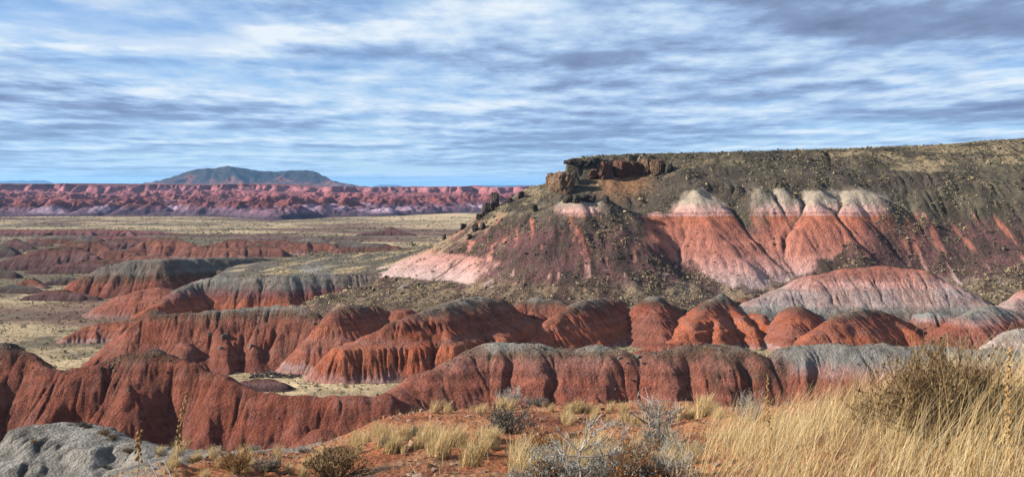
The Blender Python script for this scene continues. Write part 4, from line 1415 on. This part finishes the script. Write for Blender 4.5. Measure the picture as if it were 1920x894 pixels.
def grow(rs, base, dirs, length, bend, k=4, up=.15):
    """n curved paths"""
    n = len(base)
    pts = [base]
    d = dirs / (np.linalg.norm(dirs, axis=1, keepdims=True) + 1e-9)
    for i in range(k - 1):
        d = d + rs.normal(0, bend, (n, 3)) + np.array((0, 0, up))
        d /= np.linalg.norm(d, axis=1, keepdims=True)
        pts.append(pts[-1] + d * (length / (k - 1))[:, None])
    return np.stack(pts, 1)


def shrub_meshes(seed, stems, twigs, subs, h, w, c_stem, c_twig, leaves=0, c_leaf=None, thick=1.0, up=.12, bend=.16):
    rs = np.random.RandomState(seed)
    a = rs.rand(stems) * 6.283
    spread = np.sqrt(rs.rand(stems))
    dirs = np.stack([np.cos(a) * spread * w / h * .62, np.sin(a) * spread * w / h * .62, .55 + .5 * rs.rand(stems)], -1)
    base = np.stack([np.cos(a) * spread * .07 * w, np.sin(a) * spread * .07 * w, np.full(stems, -.03)], -1)
    ln = h * rs.uniform(.55, .95, stems)
    p1 = grow(rs, base, dirs, ln, bend, 5, up * .3)
    r1 = np.linspace(.010, .004, 5)[None] * rs.uniform(.6, 1.3, (stems, 1)) * thick
    V1, Q1, C1 = tubes(p1, r1, c_stem * rs.uniform(.7, 1.25, (stems, 1)), 4)

    def children(par, num, lr, rad, col):
        n, k, _ = par.shape
        ii = np.repeat(np.arange(n), num)
        t = rs.uniform(.25, 1.0, len(ii)) * (k - 1.001)
        i0 = t.astype(int)
        fr = (t - i0)[:, None]
        b = par[ii, i0] * (1 - fr) + par[ii, i0 + 1] * fr
        d = par[ii, i0 + 1] - par[ii, i0]
        d /= np.linalg.norm(d, axis=1, keepdims=True)
        d = d + rs.normal(0, .55, d.shape)
        l = h * rs.uniform(*lr, len(ii))
        p = grow(rs, b, d, l, bend, 4, up)
        rr = np.linspace(rad, rad * .5, 4)[None] * rs.uniform(.7, 1.3, (len(ii), 1))
        return p, tubes(p, rr, col * rs.uniform(.65, 1.35, (len(ii), 1)), 3)
    p2, T2 = children(p1, twigs, (.16, .36), .0042 * thick, c_twig)
    p3, T3 = children(p2, subs, (.07, .17), .0030 * thick, c_twig)
    V = np.concatenate([T2[0], T3[0]])
    Q = np.concatenate([T2[1], T3[1] + len(T2[0])])
    C = np.concatenate([T2[2], T3[2]])
    res = [('stems', V1, Q1, C1, M_TWIG), ('twigs', V, Q, C, M_TWIG)]
    if leaves:
        m = len(p3) * leaves
        ii = np.repeat(np.arange(len(p3)), leaves)
        c = p3[ii, rs.randint(1, 4, m)]
        e = rs.normal(0, .011, (m, 3, 3)) * np.array((1, 1, 1.6))
        res.append(('leaves', (c[:, None] + e).reshape(-1, 3), np.arange(m * 3).reshape(-1, 3), np.repeat(c_leaf * rs.uniform(.6, 1.4, (m, 1)), 3, 0), M_SCRUB))
    return [(nm, mesh_from(nm, v, q, mt, False, c, link=False)) for nm, v, q, c, mt in res]


GREY_T = np.array((.16, .145, .125))
PALE_T = np.array((.25, .235, .21))
DARK_T = np.array((.085, .070, .052))
BROWN_T = np.array((.155, .100, .052))
RUST_T = np.array((.20, .105, .045))
SHRUB = {
    'grey': shrub_meshes(301, 34, 9, 3, .55, 1.0, GREY_T * .6, GREY_T * .85, 2, np.array((.10, .09, .07))),
    'pale': shrub_meshes(302, 22, 8, 3, .55, .8, GREY_T, PALE_T, 0, None),
    'brown': shrub_meshes(303, 36, 9, 3, .6, 1.0, DARK_T, BROWN_T, 2, np.array((.14, .095, .045))),
    'rust': shrub_meshes(304, 30, 8, 3, .6, .9, BROWN_T, RUST_T, 1, RUST_T),
    'twiggy': shrub_meshes(305, 32, 9, 3, .5, 1.0, GREY_T, np.array((.215, .205, .185)), 1, np.array((.18, .16, .115))),
    'sage': shrub_meshes(307, 34, 9, 3, .5, 1.0, GREY_T * .8, np.array((.19, .19, .18)), 4, np.array((.20, .205, .19))),
    'big': shrub_meshes(306, 85, 11, 4, 1.0, 1.7, DARK_T * 1.3, BROWN_T * 1.0, 2, np.array((.13, .092, .045)), .9),
}


def shrub(u, v, kind, wpx, label, group=None, hs=1.0, rot=None, zfun=None, p=None):
    if p is None:
        p = knoll_hit(u, v)
    base_w = {'grey': 1.0, 'pale': .8, 'brown': 1.0, 'rust': .9, 'twiggy': 1.0, 'sage': 1.0, 'big': 1.7}[kind]
    s = wpx * p[1] / F / base_w * .85
    e = bpy.data.objects.new('shrub', None)
    e.empty_display_size = .2
    e.location = p
    e.scale = (s, s, s * hs)
    e.rotation_euler = (0, 0, (u * .37 + v) % 6.28 if rot is None else rot)
    COL.objects.link(e)
    tag(e, label, 'shrub', group)
    for nm, me in SHRUB[kind]:
        o = bpy.data.objects.new(nm, me)
        o.parent = e
        COL.objects.link(o)
    return e


for a in (
    (957, 812, 'grey', 118, 'dark grey rounded shrub on the knoll with bare soil before it', None, 1.05),
    (850, 766, 'brown', 80, 'brown dense shrub on the rim of the orange knoll', None, 1.0),
    (955, 762, 'pale', 75, 'wispy pale dead shrub rising just behind the dark grey shrub', None, 1.0),
    (1236, 850, 'twiggy', 128, 'large grey twiggy shrub between the orange soil and tall grass', None, 1.45),
    (1236, 800, 'pale', 110, 'pale bleached shrub with spiky top behind the large twiggy shrub', None, 1.15),
    (632, 896, 'brown', 150, 'dark brown shrub at the lower edge of the orange soil', None, .9),
    (442, 886, 'rust', 92, 'reddish brown shrub on the grey shelf edge', None, 1.1),
    (500, 884, 'grey', 80, 'dark grey shrub beside the reddish brown shrub', None, .9),
    (1758, 830, 'big', 290, 'huge dense brown bush overtopping the tall grass', None, 1.4),
    (1655, 806, 'big', 150, 'olive brown bush joined to the huge brown bush', None, 1.0),
    (1850, 815, 'big', 190, 'brown bush tucked behind the tallest grass', None, 1.35),
    (1412, 790, 'pale', 80, 'pale leafless shrub at the back edge of the tall grass', None, 1.4),
    (778, 815, 'grey', 38, 'small dead grey shrub on the orange bank', None, 1.2),
    (728, 836, 'grey', 48, 'small dark shrub among the straw tufts', None, .8),
    (912, 760, 'brown', 34, 'tiny dark shrub on the knoll rim', None, .8),
    (1010, 760, 'grey', 60, 'low grey shrub by the blue-grey clay patch', None, .6),
    (1290, 785, 'brown', 40, 'little brown shrub near the yellow tuft', None, .7),
):
    shrub(*a)
rsp = np.random.RandomState(77)
for i in range(15):
    u = 985 + (i % 8) * 44 + rsp.uniform(-14, 14)
    v = (868 if i < 8 else 905) + rsp.uniform(-10, 10)
    shrub(u, v, ('twiggy', 'rust', 'pale', 'twiggy')[i % 4], rsp.uniform(95, 140), ('low straw-grey twiggy brush below the large twiggy shrub', 'low rust coloured brush below the large twiggy shrub', 'low bleached leafless brush below the large twiggy shrub', 'low straw-grey twiggy brush below the large twiggy shrub')[i % 4], 'low brush', .9)
for i in range(14):
    u = rsp.uniform(250, 660)
    v = rsp.uniform(842, 870)
    shrub(u, v, ('grey', 'twiggy', 'pale', 'brown')[i % 4], rsp.uniform(26, 52), ('small dark grey shrub on the grey clay shelf', 'small straw-grey twiggy shrub on the grey clay shelf', 'small bleached shrub on the grey clay shelf', 'small brown shrub on the grey clay shelf')[i % 4], 'small shrubs on the grey shelf', .7)


for i, (u, v, w) in enumerate([(1015, 884, 120), (1062, 872, 110), (1130, 890, 130), (1180, 868, 110), (1040, 906, 140), (1205, 900, 130)]):
    shrub(u, v, 'sage', w, 'full blue-grey sage bush around the bleached dead shrub', 'sage bushes', .95)


def mound_hit(u, v):
    return hit(u, v, 48, 72, .05, lambda x, y: np.maximum(MESA['mound'].at(x, y), knoll_z(x, y)))


for (u, v, k, w, lb) in ((152, 799, 'grey', 30, 'grey bush on the top of the pale mound'), (165, 802, 'grey', 26, 'second grey bush on the top of the pale mound'), (196, 815, 'brown', 30, 'dark bush on the shoulder of the pale mound'),
                         (212, 824, 'brown', 30, 'lowest dark bush on the shoulder of the pale mound'), (130, 797, 'twiggy', 16, 'tiny straw bush on the mound top'), (64, 830, 'rust', 16, 'tiny reddish bush on the mound slope'),
                         (195, 877, 'grey', 22, 'round grey bush at the foot of the mound'), (238, 850, 'brown', 24, 'dark bush where mound and shelf meet')):
    shrub(u, v, k, w, lb, None, .8, p=mound_hit(u, v))


# grass
def blades(rs, base, height, lean, curl, width, col, k=4):
    n = len(base)
    az = rs.rand(n) * 6.283
    t = np.linspace(0, 1, k)
    out = np.stack([np.cos(az), np.sin(az), 0 * az], -1) * curl[:, None]
    path = base[:, None] + np.array((0, 0, 1.0)) * (height[:, None] * t)[..., None] + (out + lean)[:, None] * ((height[:, None] * t ** 1.7)[..., None])
    side = np.stack([-np.sin(az * 1.7), np.cos(az * 1.7), 0 * az], -1)
    wv = width[:, None] * (1 - .75 * t)
    V = np.stack([path - side[:, None] * wv[..., None] * .5, path + side[:, None] * wv[..., None] * .5], 2)
    idx = np.arange(n * k * 2).reshape(n, k, 2)
    q = np.stack([idx[:, :-1, 0], idx[:, :-1, 1], idx[:, 1:, 1], idx[:, 1:, 0]], -1).reshape(-1, 4)
    return V.reshape(-1, 3), q, np.repeat(col, k * 2, 0)


G_C = np.array([(.43, .32, .155), (.36, .25, .105), (.48, .385, .22), (.25, .165, .07), (.52, .44, .29)])


G_C = G_C * np.array((1.08, 1.05, 1.0))


def tuft_mesh(seed, n=150, h=.42, w=.13, curl=.55):
    rs = np.random.RandomState(seed)
    r = w * np.sqrt(rs.rand(n))
    a = rs.rand(n) * 6.283
    base = np.stack([r * np.cos(a), r * np.sin(a), np.full(n, -.03)], -1)
    hh = h * rs.uniform(.45, 1.1, n)
    V, q, C = blades(rs, base, hh, np.stack([.12 + 0 * a, 0 * a, 0 * a], -1), rs.uniform(.1, curl, n), rs.uniform(.006, .011, n), G_C[rs.randint(0, 5, n)] * rs.uniform(.8, 1.1, (n, 1)))
    return mesh_from('grass_tuft', V, q, M_GRASS, False, C, link=False)


TUFTS = [tuft_mesh(400 + i, 150 + 20 * i, .36 + .03 * i, .12 + .012 * i) for i in range(6)]


def tuft(u, v, hpx, label, group, i):
    p = knoll_hit(u, v)
    o = bpy.data.objects.new('grass_tuft', TUFTS[i % 6])
    s = hpx * p[1] / F / .42
    o.location = p
    o.scale = (s, s, s)
    o.rotation_euler = (0, 0, (i * 2.4) % .9 - .45)
    COL.objects.link(o)
    tag(o, label, 'grass tuft', group)


tuft(822, 858, 50, 'largest bright straw tuft standing alone on bare orange soil', None, 5)
tuft(1318, 782, 40, 'big yellow tuft behind the tall grass edge', None, 4)
tuft(885, 872, 66, 'sparse tall straw tuft on the bare orange soil', None, 2)
ti = 0
for (u0, u1, v0, v1, cnt, h0, h1, lb, gp) in (
    (660, 930, 815, 852, 34, 20, 38, 'straw grass tuft in the band across the orange bank', 'tufts on the orange bank'),
    (690, 960, 762, 775, 20, 12, 24, 'short straw tuft along the rim of the orange knoll', 'tufts on the knoll rim'),
    (1010, 1350, 766, 796, 40, 14, 26, 'yellow straw tuft on the knoll rim beyond the dead shrubs', 'tufts on the far rim'),
    (280, 640, 850, 900, 34, 14, 30, 'straw tuft on the grey shelf and soil edge', 'tufts on the grey shelf'),
    (960, 1300, 850, 894, 34, 30, 54, 'straw tuft among the low twiggy brush', 'tufts among the brush'),
):
    for j in range(cnt):
        u, v = rsp.uniform(u0, u1), rsp.uniform(v0, v1)
        if 640 < u < 720 and v < 845 - (u - 640) * .5 and v1 > 800:
            v = v1
        tuft(u, v, rsp.uniform(h0, h1), lb, gp, ti)
        ti += 1


def tall_grass():
    rs = np.random.RandomState(21)
    n = 36000
    u = rs.uniform(1270, 2060, n)
    d = np.sqrt(rs.uniform(7.6 ** 2, 19.5 ** 2, n))
    x = (u - CU) / F * d
    nn = fbm(x / .55, d / .55, 171, 3)
    edge = sstep(1270, 1420, u + 60 * nn)
    ok = rs.rand(n) < edge * (.10 + .95 * sstep(-.1, .22, nn))
    x, d, u, nn = x[ok], d[ok], u[ok], nn[ok]
    m = len(x)
    z = knoll_z(x, d) - .03
    tall = rs.rand(m) < .30
    hgt = (1 + .5 * perlin(x / .5, d / .5, 173)) * np.where(tall, rs.uniform(.5, .98, m), rs.uniform(.12, .42, m)) * (.75 + .35 * sstep(1400, 1800, u))
    lean = np.stack([np.where(tall, rs.normal(.36, .2, m), rs.normal(.15, .6, m)), np.where(tall, rs.normal(0, .15, m), rs.normal(0, .5, m)), 0 * x], -1)
    lean[:, 0] += .38 * perlin(x / .45, d / .45, 174)
    lean[:, 1] += .38 * perlin(x / .45, d / .45, 175)
    c = G_C[rs.choice(5, m, p=[.27, .17, .27, .13, .16])] * rs.uniform(.6, 1.12, (m, 1))
    V, q, C = blades(rs, np.stack([x, d, z], -1), hgt, lean, np.where(tall, rs.uniform(.02, .3, m), rs.uniform(.1, .8, m)), rs.uniform(.004, .0075, m), c, 5)
    o = mesh_from('tall_grass', V, q, M_GRASS, False, C)
    tag(o, 'tall blond dry grass leaning over the slope', 'grass', None, 'stuff')


tall_grass()


def short_litter():
    rs = np.random.RandomState(23)
    n = 5200
    u = rs.uniform(200, 1450, n)
    d = np.sqrt(rs.uniform(9.0 ** 2, 36 ** 2, n))
    x = (u - CU) / F * d
    z = knoll_z(x, d)
    nn = fbm(x / 1.4, d / 1.4, 172, 3)
    ok = rs.rand(n) < .12 + .9 * sstep(.0, .3, nn)
    x, d, z = x[ok], d[ok], z[ok]
    m = len(x)
    V, q, C = blades(rs, np.stack([x, d, z - .01], -1), rs.uniform(.05, .22, m), rs.normal(0, .5, (m, 3)) * np.array((1, 1, 0)), rs.uniform(.1, .6, m), rs.uniform(.006, .012, m), G_C[rs.randint(0, 5, m)] * .9, 3)
    o = mesh_from('grass_litter', V, q, M_GRASS, False, C)
    tag(o, 'thin dry grass stems scattered on the knoll soil', 'grass', None, 'stuff')
    n = 6000
    u = rs.uniform(150, 1500, n)
    d = np.sqrt(rs.uniform(9.0 ** 2, 40 ** 2, n))
    x = (u - CU) / F * d
    z = knoll_z(x, d)
    sz = rs.gamma(1.6, .016, n) + .012
    c = lerp(np.array((.15, .06, .033)), np.array((.24, .165, .12)), rs.rand(n, 1))
    scatter_rocks('pebbles', 'pebbles and clods scattered on the knoll soil', np.stack([x, d, z], -1), sz, c, 24)


short_litter()


# dead white branches
def dead_branches():
    rs = np.random.RandomState(31)
    p0 = knoll_hit(1090, 912)
    k = p0[1] / F
    e = bpy.data.objects.new('dead_shrub', None)
    e.location = p0
    e.scale = (.9, .9, .9)
    COL.objects.link(e)
    tag(e, 'bleached white dead shrub with forking bare branches', 'shrub')

    def pt(u, v, dd=0.0):
        return np.array(((u - 1090) * k, dd, (912 - v) * k))
    mains = [[(1090, 915), (1088, 880), (1084, 855), (1086, 840)], [(1086, 840), (1105, 815), (1125, 795), (1158, 785)], [(1086, 840), (1068, 820), (1050, 800), (1036, 782)],
             [(1086, 845), (1098, 815), (1108, 790), (1122, 776)], [(1110, 808), (1125, 798), (1140, 795), (1160, 788)], [(1088, 850), (1120, 850), (1150, 845), (1172, 840)],
             [(1086, 850), (1062, 845), (1040, 842), (1022, 838)], [(1100, 825), (1098, 805), (1101, 790), (1102, 778)], [(1095, 838), (1112, 826), (1130, 822), (1146, 812)], [(1150, 845), (1168, 830), (1178, 815), (1180, 800)]]
    for i, m in enumerate(mains):
        dd = rs.uniform(-.08, .08)
        path = np.array([[pt(u, v, dd * j) for j, (u, v) in enumerate(m)]])
        rad = np.linspace(.013 if i == 0 else .009, .008 if i == 0 else .003, 4)[None]
        V, q, C = tubes(path, rad, np.array([(.29, .285, .28)]) * rs.uniform(.75, 1.05), 5)
        br = mesh_from('branch', V, q, M_TWIG, True, C, parent=e)
        nb = 12
        t = rs.uniform(.3, 1, nb) * 2.99
        i0 = t.astype(int)
        f = (t - i0)[:, None]
        b = path[0, i0] * (1 - f) + path[0, i0 + 1] * f
        d = path[0, i0 + 1] - path[0, i0]
        d = d / np.linalg.norm(d, axis=1, keepdims=True) + rs.normal(0, .6, d.shape)
        tp = grow(rs, b, d, rs.uniform(.06, .17, nb), .15, 4, .1)
        V, q, C = tubes(tp, np.linspace(.005, .002, 4)[None].repeat(nb, 0), np.array((.36, .35, .34)) * rs.uniform(.7, 1.1, (nb, 1)), 3)
        mesh_from('twigs', V, q, M_TWIG, False, C, parent=br)


dead_branches()

M_POD = plain_mat('seed_pod', (.22, .14, .06), .35, .8, 60)
M_STALK = plain_mat('seed_stalk', (.30, .17, .065), .25, .8, 30)


def seed_stalk(u, v, top_u, top_v, label, npod, pod, frac, rad=.006, seed=0):
    import bmesh
    rs = np.random.RandomState(seed)
    p0 = knoll_hit(u, v)
    k = p0[1] / F
    e = bpy.data.objects.new('seed_stalk', None)
    e.location = p0
    COL.objects.link(e)
    tag(e, label, 'plant')
    H = (v - top_v) * k
    X = (top_u - u) * k
    t = np.linspace(0, 1, 8)
    path = np.stack([X * t ** 1.4 + .012 * np.sin(t * 7), .02 * np.sin(t * 5), H * t], -1)[None]
    V, q, C = tubes(path, np.linspace(rad, rad * .4, 8)[None], np.array([(.3, .17, .06)]), 5)
    mesh_from('stem', V, q, M_STALK, True, C, parent=e)
    bm = bmesh.new()
    bmesh.ops.create_icosphere(bm, subdivisions=1, radius=1)
    me = bpy.data.meshes.new('seed_pod')
    for vv in bm.verts:
        vv.co *= 1 + rs.uniform(-.2, .2)
    bm.to_mesh(me)
    bm.free()
    me.materials.append(M_POD)
    for i in range(npod):
        tt = frac + (1 - frac) * (i + .5) / npod
        c = np.array([np.interp(tt, t, path[0, :, a]) for a in range(3)])
        a = i * 2.4
        off = np.array((math.cos(a), math.sin(a), .3)) * pod * (1.6 - tt * .9) * 1.2
        o = bpy.data.objects.new('seed_pod', me)
        o.location = c + off
        s = pod * rs.uniform(.7, 1.25) * (1.35 - .5 * tt)
        o.scale = (s, s, s * 1.25)
        o.rotation_euler = rs.uniform(-.5, .5, 3)
        o.parent = e
        COL.objects.link(o)


seed_stalk(326, 904, 352, 736, 'tall knobbly dry seed stalk rising before the dark red hill', 26, .021, .38, .007, 1)
seed_stalk(256, 896, 264, 806, 'shorter dry seed stalk over the grey clay shelf', 14, .026, .3, .007, 2)
seed_stalk(1444, 884, 1438, 702, 'slim grey brown seed stalk in front of the red ridge', 26, .013, .42, .005, 3)
seed_stalk(1893, 908, 1890, 655, 'thick orange brown seed stalk at the edge of the tall grass', 46, .014, .2, .006, 4)
for (a, b) in (((277, 862), (298, 900)), ((306, 862), (326, 902))):
    q0 = knoll_hit(b[0], b[1])
    k = q0[1] / F
    pth = np.array([[(0, 0, -.02), ((a[0] - b[0]) * k * .5, 0, (b[1] - a[1]) * k * .5), ((a[0] - b[0]) * k, .02, (b[1] - a[1]) * k)]])
    V, q, C = tubes(pth, np.array([[.009, .008, .006]]), np.array([(.46, .47, .48)]), 5)
    o = mesh_from('dead_stick', V, q, M_TWIG, True, C)
    o.location = q0
    tag(o, 'thin bleached stick leaning over the orange soil edge', 'stick', 'bleached sticks')
